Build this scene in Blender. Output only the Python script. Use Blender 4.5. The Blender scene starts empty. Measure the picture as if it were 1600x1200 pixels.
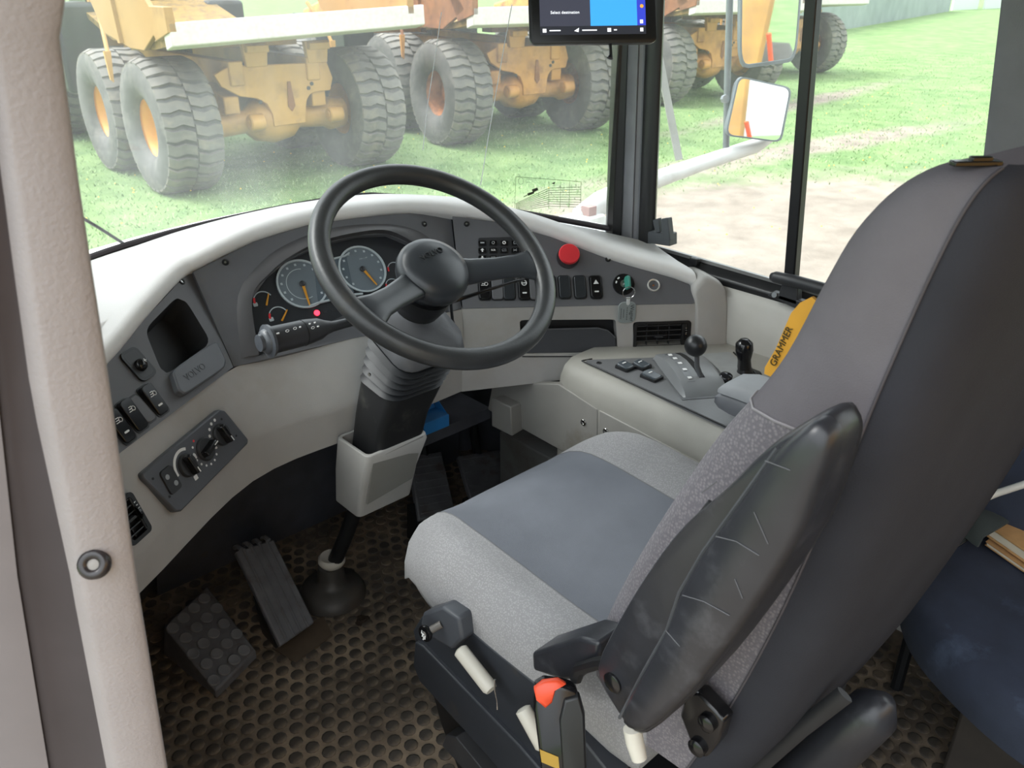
import bpy, bmesh, math, random
from math import sin, cos, pi, radians, sqrt, atan2, hypot
from mathutils import Vector as V, Matrix
random.seed(7)
SC = bpy.context.scene
COL = SC.collection
# ------------------------------------------------------------------ camera
FPX = 1294.0
YAW, PIT = radians(42.5), radians(26.0)
CAM = V((0.0, 0.0, 1.30))
FW = V((sin(YAW)*cos(PIT), cos(YAW)*cos(PIT), -sin(PIT)))
RT = V((cos(YAW), -sin(YAW), 0.0))
UP = RT.cross(FW)
cd = bpy.data.cameras.new('camera')
cam = bpy.data.objects.new('camera', cd)
COL.objects.link(cam)
cd.sensor_width = 36.0
cd.lens = FPX/1600.0*36.0
cd.clip_start = 0.01
cd.clip_end = 500
cam.matrix_world = Matrix(((RT.x, UP.x, -FW.x, CAM.x), (RT.y, UP.y, -FW.y, CAM.y), (RT.z, UP.z, -FW.z, CAM.z), (0, 0, 0, 1)))
cd.dof.use_dof = True
cd.dof.focus_distance = 1.35
cd.dof.aperture_fstop = 14.0
SC.camera = cam
# ------------------------------------------------------------------ light
SC.view_settings.view_transform = 'Standard'
SC.view_settings.look = 'None'
SC.view_settings.gamma = 1.0
SC.view_settings.use_curve_mapping = False
SC.view_settings.exposure = 1.7
W = bpy.data.worlds.new('overcast_sky')
SC.world = W
W.use_nodes = True
wn = W.node_tree.nodes
bg = wn['Background']
# overcast sky: three times brighter at the zenith than at the horizon
wtc = wn.new('ShaderNodeTexCoord'); wsx = wn.new('ShaderNodeSeparateXYZ'); wrp = wn.new('ShaderNodeValToRGB')
wrp.color_ramp.elements[0].color = (.30, .32, .335, 1); wrp.color_ramp.elements[1].color = (.90, .955, 1.0, 1)
W.node_tree.links.new(wtc.outputs['Generated'], wsx.inputs[0]); W.node_tree.links.new(wsx.outputs['Z'], wrp.inputs['Fac']); W.node_tree.links.new(wrp.outputs['Color'], bg.inputs['Color'])
bg.inputs['Strength'].default_value = 1.5
sd = bpy.data.lights.new('hazy_sun', 'SUN')
sd.energy = 2.2
sd.angle = radians(40)
sd.color = (1.0, 0.985, 0.96)
so = bpy.data.objects.new('hazy_sun', sd)
COL.objects.link(so)
so.location = (-4, 5, 9)                                 # high veiled sun ahead and to the left
so.rotation_euler = V((.40, -.48, -.80)).to_track_quat('-Z', 'Y').to_euler()

# ------------------------------------------------------------------ pixel -> point on a known plane
def ray(px, py):
    d = FW*FPX + RT*(px-800) - UP*(py-600)
    return d.normalized()
def on(px, py, p, n):
    d = ray(px, py); n = V(n)
    return CAM + d*((V(p)-CAM).dot(n)/d.dot(n))
def X(px, py, x): return on(px, py, (x, 0, 0), (1, 0, 0))
def Y(px, py, y): return on(px, py, (0, y, 0), (0, 1, 0))
def Z(px, py, z): return on(px, py, (0, 0, z), (0, 0, 1))
def D(px, py, dep):
    d = ray(px, py); return CAM + d*(dep/d.dot(FW))

# ------------------------------------------------------------------ materials
MATS = {}
def lin(c):
    return tuple((u/12.92 if u <= .04045 else ((u+.055)/1.055)**2.4) for u in c)
def hexc(h):
    return lin(tuple(int(h[i:i+2], 16)/255 for i in (0, 2, 4)))
def mat(name, col, rough=.5, metal=0, var=.12, scale=18, bump=.0, bscale=250, spec=.5, dirt=None, dirt_amt=.5, dscale=6, emit=0, coat=0):
    """procedural material: base colour with noise variation, optional second (dirt) colour, optional fine bump"""
    if name in MATS: return MATS[name]
    m = bpy.data.materials.new(name); m.use_nodes = True
    nt = m.node_tree; N = nt.nodes; L = nt.links
    b = N['Principled BSDF']
    b.inputs['Roughness'].default_value = rough
    b.inputs['Metallic'].default_value = metal
    b.inputs['Specular IOR Level'].default_value = spec
    if coat: b.inputs['Coat Weight'].default_value = coat
    tc = N.new('ShaderNodeTexCoord')
    no = N.new('ShaderNodeTexNoise'); no.inputs['Scale'].default_value = scale; no.inputs['Detail'].default_value = 5
    L.new(tc.outputs['Object'], no.inputs['Vector'])
    rp = N.new('ShaderNodeValToRGB')
    c = V(col)
    rp.color_ramp.elements[0].position = .3; rp.color_ramp.elements[1].position = .7
    rp.color_ramp.elements[0].color = (*(c*(1-var)), 1); rp.color_ramp.elements[1].color = (*(c*(1+var)), 1)
    L.new(no.outputs['Fac'], rp.inputs['Fac'])
    out = rp.outputs['Color']
    if dirt is not None:
        n2 = N.new('ShaderNodeTexNoise'); n2.inputs['Scale'].default_value = dscale; n2.inputs['Detail'].default_value = 8; n2.inputs['Roughness'].default_value = .65
        L.new(tc.outputs['Object'], n2.inputs['Vector'])
        r2 = N.new('ShaderNodeValToRGB')
        r2.color_ramp.elements[0].position = .62-.35*dirt_amt; r2.color_ramp.elements[1].position = .78-.2*dirt_amt
        L.new(n2.outputs['Fac'], r2.inputs['Fac'])
        mx = N.new('ShaderNodeMix'); mx.data_type = 'RGBA'
        L.new(r2.outputs['Color'], mx.inputs[0]); L.new(out, mx.inputs[6]); mx.inputs[7].default_value = (*dirt, 1)
        out = mx.outputs[2]
    L.new(out, b.inputs['Base Color'])
    if bump:
        n3 = N.new('ShaderNodeTexNoise'); n3.inputs['Scale'].default_value = bscale; n3.inputs['Detail'].default_value = 3
        L.new(tc.outputs['Object'], n3.inputs['Vector'])
        bp = N.new('ShaderNodeBump'); bp.inputs['Strength'].default_value = bump; bp.inputs['Distance'].default_value = .002
        L.new(n3.outputs['Fac'], bp.inputs['Height']); L.new(bp.outputs['Normal'], b.inputs['Normal'])
    if emit:
        L.new(out, b.inputs['Emission Color']); b.inputs['Emission Strength'].default_value = emit
    MATS[name] = m
    return m
def glass(name, haze, tint=(.97, .985, .98), hazecol=(.8, .82, .84), scale=3):
    m = bpy.data.materials.new(name); m.use_nodes = True
    nt = m.node_tree; N = nt.nodes; L = nt.links
    N.remove(N['Principled BSDF'])
    out = N['Material Output']
    tr = N.new('ShaderNodeBsdfTransparent'); tr.inputs[0].default_value = (*tint, 1)
    df = N.new('ShaderNodeBsdfTranslucent'); df.inputs[0].default_value = (*hazecol, 1)
    gl = N.new('ShaderNodeBsdfGlossy'); gl.inputs['Roughness'].default_value = .03
    tc = N.new('ShaderNodeTexCoord'); no = N.new('ShaderNodeTexNoise'); no.inputs['Scale'].default_value = scale; no.inputs['Detail'].default_value = 7
    mp = N.new('ShaderNodeMapping'); mp.inputs['Scale'].default_value = (2.5, 2.5, .7)
    L.new(tc.outputs['Object'], mp.inputs[0]); L.new(mp.outputs[0], no.inputs['Vector'])
    mr = N.new('ShaderNodeMapRange'); mr.inputs['From Min'].default_value = .3; mr.inputs['From Max'].default_value = .75
    mr.inputs['To Min'].default_value = haze*.4; mr.inputs['To Max'].default_value = haze*1.6
    L.new(no.outputs['Fac'], mr.inputs['Value'])
    m1 = N.new('ShaderNodeMixShader'); L.new(mr.outputs[0], m1.inputs[0]); L.new(tr.outputs[0], m1.inputs[1]); L.new(df.outputs[0], m1.inputs[2])
    fr = N.new('ShaderNodeFresnel'); fr.inputs[0].default_value = 1.3
    m2 = N.new('ShaderNodeMixShader'); L.new(fr.outputs[0], m2.inputs[0]); L.new(m1.outputs[0], m2.inputs[1]); L.new(gl.outputs[0], m2.inputs[2])
    L.new(m2.outputs[0], out.inputs['Surface'])
    MATS[name] = m
    return m
def weave(name, c1, c2, scale, bump=.5, rough=.95):
    """woven waffle fabric: rows of small raised knots"""
    m = bpy.data.materials.new(name); m.use_nodes = True
    nt = m.node_tree; N = nt.nodes; L = nt.links; b = N['Principled BSDF']
    b.inputs['Roughness'].default_value = rough; b.inputs['Specular IOR Level'].default_value = .15
    b.inputs['Sheen Weight'].default_value = .15
    tc = N.new('ShaderNodeTexCoord')
    vo = N.new('ShaderNodeTexVoronoi'); vo.inputs['Scale'].default_value = scale; vo.inputs['Randomness'].default_value = .75
    L.new(tc.outputs['Object'], vo.inputs['Vector'])
    no = N.new('ShaderNodeTexNoise'); no.inputs['Scale'].default_value = 9; no.inputs['Detail'].default_value = 6
    L.new(tc.outputs['Object'], no.inputs['Vector'])
    rp = N.new('ShaderNodeValToRGB'); rp.color_ramp.elements[0].position = .2; rp.color_ramp.elements[1].position = .55
    rp.color_ramp.elements[0].color = (*c1, 1); rp.color_ramp.elements[1].color = (*c2, 1)
    L.new(vo.outputs['Distance'], rp.inputs['Fac'])
    mx = N.new('ShaderNodeMix'); mx.data_type = 'RGBA'; mx.blend_type = 'MULTIPLY'; mx.inputs[0].default_value = .5
    r2 = N.new('ShaderNodeValToRGB'); r2.color_ramp.elements[0].position = .3; r2.color_ramp.elements[0].color = (.72, .71, .70, 1)
    L.new(no.outputs['Fac'], r2.inputs['Fac'])
    L.new(rp.outputs['Color'], mx.inputs[6]); L.new(r2.outputs['Color'], mx.inputs[7])
    L.new(mx.outputs[2], b.inputs['Base Color'])
    bp = N.new('ShaderNodeBump'); bp.invert = True; bp.inputs['Strength'].default_value = bump; bp.inputs['Distance'].default_value = .0015
    L.new(vo.outputs['Distance'], bp.inputs['Height']); L.new(bp.outputs['Normal'], b.inputs['Normal'])
    MATS[name] = m
    return m

# ------------------------------------------------------------------ object helpers
def prop(o, label=None, cat=None, group=None, kind=None):
    if label: o['label'] = label
    if cat: o['category'] = cat
    if group: o['group'] = group
    if kind: o['kind'] = kind
    return o
def thing(name, loc, label, cat, group=None):
    o = bpy.data.objects.new(name, None); COL.objects.link(o)
    o.location = loc; o.empty_display_size = .05
    o['base'] = tuple(loc)
    return prop(o, label, cat, group)
def root_loc(o):
    while o.parent: o = o.parent
    return V(o.location)
class MB:
    """collects faces in world coordinates, then links them as one mesh object"""
    def __init__(s): s.v = []; s.f = []
    def add(s, vs, fs):
        k = len(s.v); s.v += [V(p) for p in vs]; s.f += [[i+k for i in f] for f in fs]; return s
    def box(s, c, size, R=None):
        c = V(c); hx, hy, hz = size[0]/2, size[1]/2, size[2]/2
        vs = []
        for x in (-hx, hx):
            for y in (-hy, hy):
                for z in (-hz, hz):
                    p = V((x, y, z)); vs.append(c + (R @ p if R is not None else p))
        return s.add(vs, [(0, 1, 3, 2), (4, 6, 7, 5), (0, 4, 5, 1), (2, 3, 7, 6), (0, 2, 6, 4), (1, 5, 7, 3)])
    def loft(s, rings, closed=True, caps=True, loop=False):
        n = len(rings[0]); vs = [p for r in rings for p in r]; fs = []
        m = len(rings); rng = range(m if loop else m-1)
        for i in rng:
            j2 = (i+1) % m
            for k in range(n if closed else n-1):
                k2 = (k+1) % n
                fs.append((i*n+k, i*n+k2, j2*n+k2, j2*n+k))
        if caps and closed and not loop:
            fs.append(tuple(range(n-1, -1, -1))); fs.append(tuple((m-1)*n+k for k in range(n)))
        return s.add(vs, fs)
    def tube(s, pts, r, n=12, caps=True, loop=False, flat=1.0, up=None):
        pts = [V(p) for p in pts]; m = len(pts); rings = []
        ref = None
        for i, p in enumerate(pts):
            if loop: t = pts[(i+1) % m]-pts[i-1]
            else: t = pts[min(i+1, m-1)]-pts[max(i-1, 0)]
            t.normalize()
            if ref is None: ref = V(up) if up is not None else (V((0, 0, 1)) if abs(t.z) < .9 else V((1, 0, 0)))
            a = ref-t*ref.dot(t)
            if a.length < 1e-6: a = t.orthogonal()
            a.normalize(); b = t.cross(a); ref = a
            rr = r[i] if isinstance(r, (list, tuple)) else r
            rings.append([p+a*(rr*flat*cos(2*pi*k/n))+b*(rr*sin(2*pi*k/n)) for k in range(n)])
        return s.loft(rings, True, caps, loop)
    def lathe(s, prof, o, axis, n=24, caps=True):
        """prof: (radius, height) pairs along axis from o"""
        o = V(o); ax = V(axis).normalized(); a = ax.orthogonal().normalized(); b = ax.cross(a)
        rings = [[o+ax*h+(a*cos(2*pi*k/n)+b*sin(2*pi*k/n))*max(r, 1e-4) for k in range(n)] for r, h in prof]
        return s.loft(rings, True, caps)
    def prism(s, poly, dvec, taper=1.0):
        poly = [V(p) for p in poly]; d = V(dvec); c = sum(poly, V())/len(poly)
        return s.loft([poly, [c+(p-c)*taper+d for p in poly]])
    def build(s, name, m, parent=None, bev=0, seg=2, smooth=40, sub=0, kind=None, label=None):
        o0 = root_loc(parent) if parent else V()
        me = bpy.data.meshes.new(name)
        me.from_pydata([tuple(p-o0) for p in s.v], [], s.f)
        bm = bmesh.new(); bm.from_mesh(me); bmesh.ops.recalc_face_normals(bm, faces=bm.faces); bm.to_mesh(me); bm.free()
        if smooth:
            me.polygons.foreach_set('use_smooth', [True]*len(me.polygons))
            if smooth < 180: me.set_sharp_from_angle(angle=radians(smooth))
        if m is not None: me.materials.append(m)
        o = bpy.data.objects.new(name, me); COL.objects.link(o)
        if parent: o.parent = parent
        if bev:
            b = o.modifiers.new('bevel', 'BEVEL'); b.width = bev; b.segments = seg; b.limit_method = 'ANGLE'; b.angle_limit = radians(35)
            b.harden_normals = False
        if sub:
            b = o.modifiers.new('subsurf', 'SUBSURF'); b.levels = sub; b.render_levels = sub
        if kind: o['kind'] = kind
        if label: o['label'] = label
        return o
def dupe(o, parent=None):
    c = o.copy(); COL.objects.link(c); c.parent = parent
    for ch in list(o.children): dupe(ch, c)
    return c
def lerp(a, b, t): return a+(b-a)*t
def catmull(pts, n=6, closed=False):
    pts = [V(p) for p in pts]; m = len(pts); out = []
    for i in range(m if closed else m-1):
        p1, p2 = pts[i], pts[(i+1) % m]
        p0 = pts[i-1] if (closed or i > 0) else p1*2-p2
        p3 = pts[(i+2) % m] if (closed or i+2 < m) else p2*2-p1
        for k in range(n):
            t = k/n
            out.append(.5*((2*p1)+(p2-p0)*t+(2*p0-5*p1+4*p2-p3)*t*t+(3*p1-p0-3*p2+p3)*t**3))
    if not closed: out.append(pts[-1].copy())
    return out
class Plane:
    """a flat panel: origin o, right vector u, up vector v, outward normal w; pixels are dropped onto it"""
    def __init__(s, o, u, v):
        s.o = V(o); s.u = V(u).normalized(); s.v = V(v); s.v = (s.v-s.u*s.v.dot(s.u)).normalized(); s.w = s.u.cross(s.v)
    def px(s, x, y, h=0): return on(x, y, s.o, s.w)+s.w*h
    def uv(s, x, y):
        p = on(x, y, s.o, s.w)-s.o; return p.dot(s.u), p.dot(s.v)
    def at(s, a, b, h=0): return s.o+s.u*a+s.v*b+s.w*h
    def R(s): return Matrix((s.u, s.v, s.w)).transposed()
    def rrect(s, a, b, wd, ht, r, h=0, n=5, rot=0):
        pts = []; c, d = cos(rot), sin(rot)
        for cx, cy, a0 in ((wd/2-r, ht/2-r, 0), (-wd/2+r, ht/2-r, 90), (-wd/2+r, -ht/2+r, 180), (wd/2-r, -ht/2+r, 270)):
            for k in range(n+1):
                t = radians(a0+90*k/n); x = cx+r*cos(t); y = cy+r*sin(t)
                pts.append(s.at(a+x*c-y*d, b+x*d+y*c, h))
        return pts
    def disc(s, a, b, r, h=0, n=24): return [s.at(a+r*cos(2*pi*k/n), b+r*sin(2*pi*k/n), h) for k in range(n)]
def text(pl, a, b, txt, size, m, parent, name='lettering', rot=0, depth=.0004, h=.0006, align='CENTER', bold=False):
    """flat lettering lying on a plane, converted to a mesh"""
    cu = bpy.data.curves.new(name, 'FONT'); cu.body = txt; cu.size = size; cu.align_x = align; cu.align_y = 'CENTER'; cu.extrude = depth
    if bold: cu.offset = size*.02
    cu.resolution_u = 3
    t = bpy.data.objects.new(name, cu); COL.objects.link(t)
    dg = bpy.context.evaluated_depsgraph_get()
    me = bpy.data.meshes.new_from_object(t.evaluated_get(dg))
    bpy.data.objects.remove(t)
    R = pl.R() @ Matrix.Rotation(rot, 3, 'Z'); o0 = root_loc(parent) if parent else V(); p0 = pl.at(a, b, h)
    for v in me.vertices: v.co = R @ v.co + p0 - o0
    me.materials.clear(); me.materials.append(m)
    o = bpy.data.objects.new(name, me); COL.objects.link(o)
    if parent: o.parent = parent
    return o
def arc_strip(pl, a, b, r0, r1, t0, t1, h, th=.0005, n=24):
    mb = MB(); rings = []
    for k in range(n+1):
        t = radians(lerp(t0, t1, k/n)); c, d = cos(t), sin(t)
        rings.append([pl.at(a+r0*c, b+r0*d, h), pl.at(a+r1*c, b+r1*d, h), pl.at(a+r1*c, b+r1*d, h+th), pl.at(a+r0*c, b+r0*d, h+th)])
    return mb.loft(rings)

# shared materials
M_fascia = mat('grey_moulded_plastic', hexc('acaaa7'), .55, var=.04, bump=.15, bscale=700, dirt=hexc('a59f96'), dirt_amt=.25, dscale=4)
M_top = mat('skylit_dash_top', hexc('dcdbda'), .6, var=.03, bump=.15, bscale=600)  # near-white colour carries the skylight that bleaches the dash top
M_panel = mat('charcoal_panel_plastic', hexc('5f6064'), .5, var=.05, bump=.12, bscale=800, dirt=hexc('67655f'), dirt_amt=.15)
M_dark = mat('dark_plastic', hexc('2e2f32'), .45, var=.08, bump=.08, bscale=600)
M_black = mat('black_plastic', hexc('18191b'), .4, var=.1)
M_gloss = mat('glossy_black_plastic', hexc('141416'), .18, var=.05)
M_rubber = mat('black_rubber', hexc('232324'), .7, var=.15, bump=.2, bscale=300)
M_white = mat('white_print', hexc('e6e6e6'), .5, var=.0)
M_steel = mat('bright_steel', hexc('c8c8c6'), .25, 1, var=.05)
M_red = mat('red_plastic', hexc('d8343c'), .4, var=.03)
# ================================================================== cab shell (the setting)
GZ = -1.55            # ground level below the cab floor
M_mat = mat('rubber_floor_mat', hexc('61564b'), .6, var=.25, scale=10, bump=.3, bscale=120, dirt=hexc('a3907a'), dirt_amt=.58, dscale=5)
M_stud = mat('rubber_floor_stud', hexc('4b453f'), .5, var=.25, scale=14, bump=.2, bscale=150, dirt=hexc('8a7864'), dirt_amt=.42, dscale=8)
M_carpet = mat('dark_footwell_lining', hexc('42444b'), .8, var=.15, bump=.3, bscale=400, dirt=hexc('4a4238'), dirt_amt=.1)
M_liner = mat('pale_wall_liner', hexc('b4b2ac'), .6, var=.04, bump=.15, bscale=500)
M_pillar = mat('beige_pillar_trim', hexc('9b9596'), .65, var=.04, bump=.35, bscale=350)
M_seal = mat('dark_door_seal', hexc('413c40'), .65, var=.08)
M_door = mat('door_edge_paint', hexc('757073'), .5, var=.05)
M_grey = mat('grey_pillar_lining', hexc('77777a'), .85, var=.06, bump=.3, bscale=400)
M_screen = glass('windshield_glass', .06, scale=2.0)
M_side = glass('side_window_glass', .05, scale=2.5)

fl = MB().box((.83, .55, -.03), (1.58, 2.5, .06)).build('floor', M_mat)
prop(fl, 'muddy black rubber floor mat with rows of round studs', 'floor', kind='structure')
# round studs of the mat: those in view one by one, the rest in one mesh
sm = MB().lathe([(.0135, 0), (.0135, .0022), (.0115, .0034), (.009, .0036)], (0, 0, 0), (0, 0, 1), 10)
so0 = sm.build('stud', M_stud, smooth=30); smesh = so0.data; bpy.data.objects.remove(so0)
cand = []
rows = 0; yy = -.6
while yy < 1.72:
    xx = .10 + (.0175 if rows % 2 else 0)
    while xx < 1.55:
        v = V((xx, yy, 0))-CAM; zc = v.dot(FW)
        vis = False
        if zc > .1:
            px = 800+FPX*v.dot(RT)/zc; py = 600-FPX*v.dot(UP)/zc
            inA = 225 < px < 700 and 800 < py < 1230 and (py > 800 + max(0, (350-px))*.4) and not (px > 640 and py < 1000) and not (px > 560 + (py-1000)*.7 and py > 1010 and px > 640+(py-1000)*.4)
            inB = 1330 < px < 1600 and 1090 < py < 1210
            vis = inA or inB
        cand.append((0 if vis else 1, (v.length), xx, yy))
        xx += .035
    yy += .0303; rows += 1
cand.sort()
rest = MB()
for i, (a, l, xx, yy) in enumerate(cand):
    if a == 0 and i < 300:
        o = bpy.data.objects.new('stud', smesh); COL.objects.link(o); o.parent = fl; o.location = (xx, yy, 0)
    else:
        rest.lathe([(.0135, 0), (.0135, .0022), (.0115, .0034)], (xx, yy, 0), (0, 0, 1), 8)
rest.build('studs', M_stud, fl, kind='stuff', smooth=30)

# walls
o = MB().loft([[(.45, 1.63, .36), (1.30, 1.63, .36), (1.20, 1.78, .46), (.55, 1.78, .46)], [(.42, 1.69, 0), (1.33, 1.69, 0), (1.30, 1.73, 0), (.45, 1.73, 0)]]).build('wall_footwell', M_carpet)
prop(o, 'dark sloped lining above the pedals', 'wall', kind='structure')
wr = MB().box((1.625, .45, .33), (.07, 2.2, .72)).build('wall_right', M_liner, bev=.01)
prop(wr, 'pale grey lower right wall below the side window', 'wall', kind='structure')
# right wall liner pad with a rounded top seen beyond the console
pad = [(1.60, .50), (1.555, .50), (1.545, .56), (1.55, .655), (1.565, .675), (1.60, .685)]
MB().loft([[V((x, y, z)) for x, z in pad] for y in (1.03, 1.0, .5, .1, -.5)]).build('liner_pad', M_liner, wr, bev=.006, smooth=60)
rear = MB().box((.83, -.66, .40), (1.6, .06, .85)).box((.83, -.66, 1.66), (1.6, .06, .16)).box((.07, -.66, 1.2), (.12, .06, .9)).box((1.58, -.66, 1.2), (.12, .06, .9)).build('wall_rear', M_grey)
prop(rear, 'grey rear wall of the cab around its rear window', 'wall', kind='structure')
ce = MB().box((.83, .55, 1.77), (1.66, 2.5, .06)).build('ceiling', M_grey)
prop(ce, 'grey lined cab roof above the driver', 'ceiling', kind='structure')

# left door pillar: beige trim, dark seal, door edge
stn = [(-60, .0), (60, .25), (300, .45), (600, .65), (900, .85), (1300, 1.0), (1500, 1.05)]
inner = {-60: 110, 60: 92, 220: 114, 300: 124, 600: 170, 900: 212, 1300: 277, 1500: 312}
outer = {-60: -40, 60: -18, 300: 16, 600: 57, 900: 122, 1300: 196, 1500: 236}
outer2 = {-60: -85, 60: -62, 300: -42, 600: -6, 900: 27, 1300: 92, 1500: 130}
bt, st, dt = [], [], []
for y, t_ in stn:
    a = X(inner[y], y, lerp(.150, .118, t_)); dep = (a-CAM).dot(FW)
    b = D(outer[y], y, dep*.97); c = D(outer2[y], y, dep*.95); e = D(outer2[y]-110, y, dep*.93)
    away = V((-.012, .035, 0))
    m1 = lerp(a, b, .18)-FW*.005; m2 = lerp(a, b, .8)-FW*.005
    bt.append([a+V((.004, .012, 0)), a, m1, m2, b, b+away, a+away*.9+V((.008, 0, 0))])
    st.append([b+FW*.004, lerp(b, c, .15)+FW*.008, lerp(b, c, .85)+FW*.006, c+FW*.003, c+away, b+away])
    dt.append([c, e, e+away*1.5, c+away*1.5])
PDEP = [(a_-CAM).dot(FW) for a_ in (r_[1] for r_ in bt)]
pl_ = MB().loft(bt).build('trim_1', M_pillar, smooth=70, bev=.002)
prop(pl_, 'beige textured door pillar trim with a round grommet', 'pillar trim', kind='structure')
MB().loft(st).build('door_seal', M_seal, pl_, smooth=70, label='dark rubber door seal')
MB().loft(dt).build('door_edge', M_door, pl_, smooth=70)
g = D(149, 881, PDEP[4]*.97-.006); gd = (CAM-g).normalized()
gax = (gd+V((-.35, -.1, .1))).normalized()
MB().lathe([(.0001, .001), (.0036, .001), (.0044, .003), (.0075, .004), (.0103, .0026), (.0108, -.004)], g+gax*.004, gax, 28).build('grommet', mat('grommet_rubber', hexc('2c2829'), .25), pl_, smooth=80, label='dark rubber grommet')
MB().lathe([(.0038, .0012), (.0038, .0018), (.0001, .0024)], g+gax*.004, gax, 20).build('grommet_centre', mat('grommet_highlight', hexc('8d8a86'), .5), pl_)  # grey disc paints the small highlight at the grommet's centre

# right front pillar between windshield and side window
def edge(pxb, pyb, pxt, pyt, x):
    b = X(pxb, pyb, x); t = X(pxt, pyt, x); d = (t-b)/(t.z-b.z)
    return b+d*(.60-b.z), b+d*(1.76-b.z)
e1 = edge(957, 365, 971, 0, 1.575); e2 = edge(972, 370, 985, 0, 1.585); e3 = edge(989, 375, 1002, 0, 1.58); e4 = edge(1000, 378, 1014, 0, 1.575); e5 = edge(1022, 385, 1037, 0, 1.585)
back = V((.05, .09, 0))
rp_ = MB().loft([[e2[k], lerp(e2[k], e3[k], .1)+V((-.006, -.004, 0)), lerp(e2[k], e3[k], .9)+V((-.006, -.004, 0)), e3[k], lerp(e3[k], e4[k], .5)+V((.008, .006, 0)), e4[k], e4[k]+back, e2[k]+back] for k in (0, 1)]).build('trim_2', mat('silver_pillar_paint', hexc('85868a'), .4, .3, var=.08), bev=.003)
prop(rp_, 'silver grey right front pillar beside the windshield', 'pillar', kind='structure')
MB().loft([[e1[k], e2[k]+V((0, .004, 0)), e2[k]+V((.03, .05, 0)), e1[k]+V((.03, .05, 0))] for k in (0, 1)]).build('windshield_seal', M_black, rp_)
MB().loft([[e4[k]+V((0, .004, 0)), lerp(e4[k], e5[k], .5)+V((-.008, -.006, 0)), e5[k], e5[k]+V((.03, .02, 0)), e4[k]+V((.04, .05, 0))] for k in (0, 1)]).build('window_seal', M_black, rp_, smooth=70)

# windshield: one bowed pane with its gasket
WS = [(.10, .62), (.11, 1.0), (.165, 1.35), (.29, 1.60), (.45, 1.735), (.69, 1.815), (1.0, 1.84), (1.28, 1.79), (1.46, 1.63), (1.555, 1.46), (1.615, 1.32)]
WSc = catmull([V((x, y, 0)) for x, y in WS], 5)
def wsp(p, z, off=0):
    c = V((.84, .9, 0)); t = (z-.80)/.95
    q = p+(c-p)*(.06*t)+(p-c).normalized()*off
    return V((q.x, q.y, z))
# base height falls a little towards the right pillar
def wsz(p): return .805 - max(0, p.x-1.15)*.18
bw = []
for p in WSc:
    o_ = (p-V((.84, .9, 0))).normalized()*.02; z1 = wsz(p)-.025
    bw.append([V((p.x, p.y, -.06)), V((p.x+o_.x, p.y+o_.y, -.06)), V((p.x+o_.x, p.y+o_.y, z1)), V((p.x, p.y, z1))])
o = MB().loft(bw).build('wall_front', M_carpet, smooth=60)
prop(o, 'dark slate lined front bulkhead of the footwell', 'wall', kind='structure')
rings = [[wsp(p, wsz(p)-.01), wsp(p, wsz(p)-.01, .006), wsp(p, 1.75, .006), wsp(p, 1.75)] for p in WSc]
w1 = MB().loft(rings).build('window_1', M_screen, smooth=60)
prop(w1, 'bowed hazy windshield with hairline cracks and a printed load chart', 'windshield', kind='structure')
MB().tube([wsp(p, wsz(p)+.001, -.004) for p in WSc], .0075, 8).build('gasket', M_seal, w1)
MB().loft([[wsp(p, wsz(p)-.03, .012), wsp(p, wsz(p)-.012, .014), wsp(p, wsz(p)-.02, .10), wsp(p, wsz(p)-.06, .10)] for p in WSc[4:-3]]).build('cowl', mat('white_cowl_paint', hexc('d8d6d2'), .4), w1, label='white cowl strip below the glass')
# on the glass: hairline cracks
wc = V((.84, .9, 0))
def onscreen(px, py):
    # walk along the view ray until it meets the bowed pane
    d = ray(px, py); best = None
    for k in range(700):
        q = CAM+d*(.6+k*.003)
        m = min(((wsp(p, q.z)-q).length, i) for i, p in enumerate(WSc))
        if best is None or m[0] < best[0]: best = (m[0], q)
    return best[1]
M_crack = mat('glass_crack', hexc('e8edf0'), .3, var=.05)
for a in ([(800, 8), (789, 66), (776, 140), (763, 215), (751, 290)], [(690, 20), (680, 90), (669, 160), (661, 235)]):
    pts = [onscreen(*p)-FW*.003 for p in a]
    MB().tube(pts, .0011, 5).build('crack', M_crack, w1, label='pale hairline crack in the glass')
# printed chart on the lower right of the glass
M_chart = mat('olive_chart_print', hexc('5d7048'), .7, var=.05)
cp = onscreen(860, 305); ca = onscreen(808, 278); cb = onscreen(908, 290); cc = onscreen(806, 328)
CH = Plane(cp-FW*.01, cb-ca, ca-cc)
mbc = MB()
def cline(x0, y0, x1, y1, r=.0006):
    mbc.tube([CH.px(x0, y0), CH.px(x1, y1)], r, 4)
for k in range(9):
    t = k/8
    cline(lerp(806, 858, 0), lerp(318, 330, t) , 858, lerp(294, 322, t)); cline(858, lerp(294, 322, t), 908, lerp(292, 324, t))
for x in (858, 876, 890, 908): cline(x, 284, x-1, 326)
cline(806, 276, 908, 284); cline(806, 276, 804, 330)
mbc.build('load_chart', M_chart, w1, label='printed gradient chart of fine olive lines')
mb2 = MB()
for q in ([(824, 302), (834, 299), (835, 302), (825, 306)], [(831, 296), (840, 293), (841, 297), (833, 301)], [(818, 307), (824, 304), (824, 305.5), (818, 308)], [(862, 286), (868, 284), (866, 288)]):
    mb2.prism([CH.px(x, y, .0003) for x, y in q], CH.w*.0004)
mb2.tube([CH.px(814+4*cos(t*.7), 283+5.5*sin(t*.7), .0003) for t in range(9)], .0004, 4, loop=True)
mb2.tube([CH.px(x, y, .0003) for x, y in ((822, 280), (832, 280), (832, 285), (822, 285))], .0003, 4, loop=True)
mb2.build('truck_pictogram', mat('dark_chart_print', hexc('30331f'), .7), w1)

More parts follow.
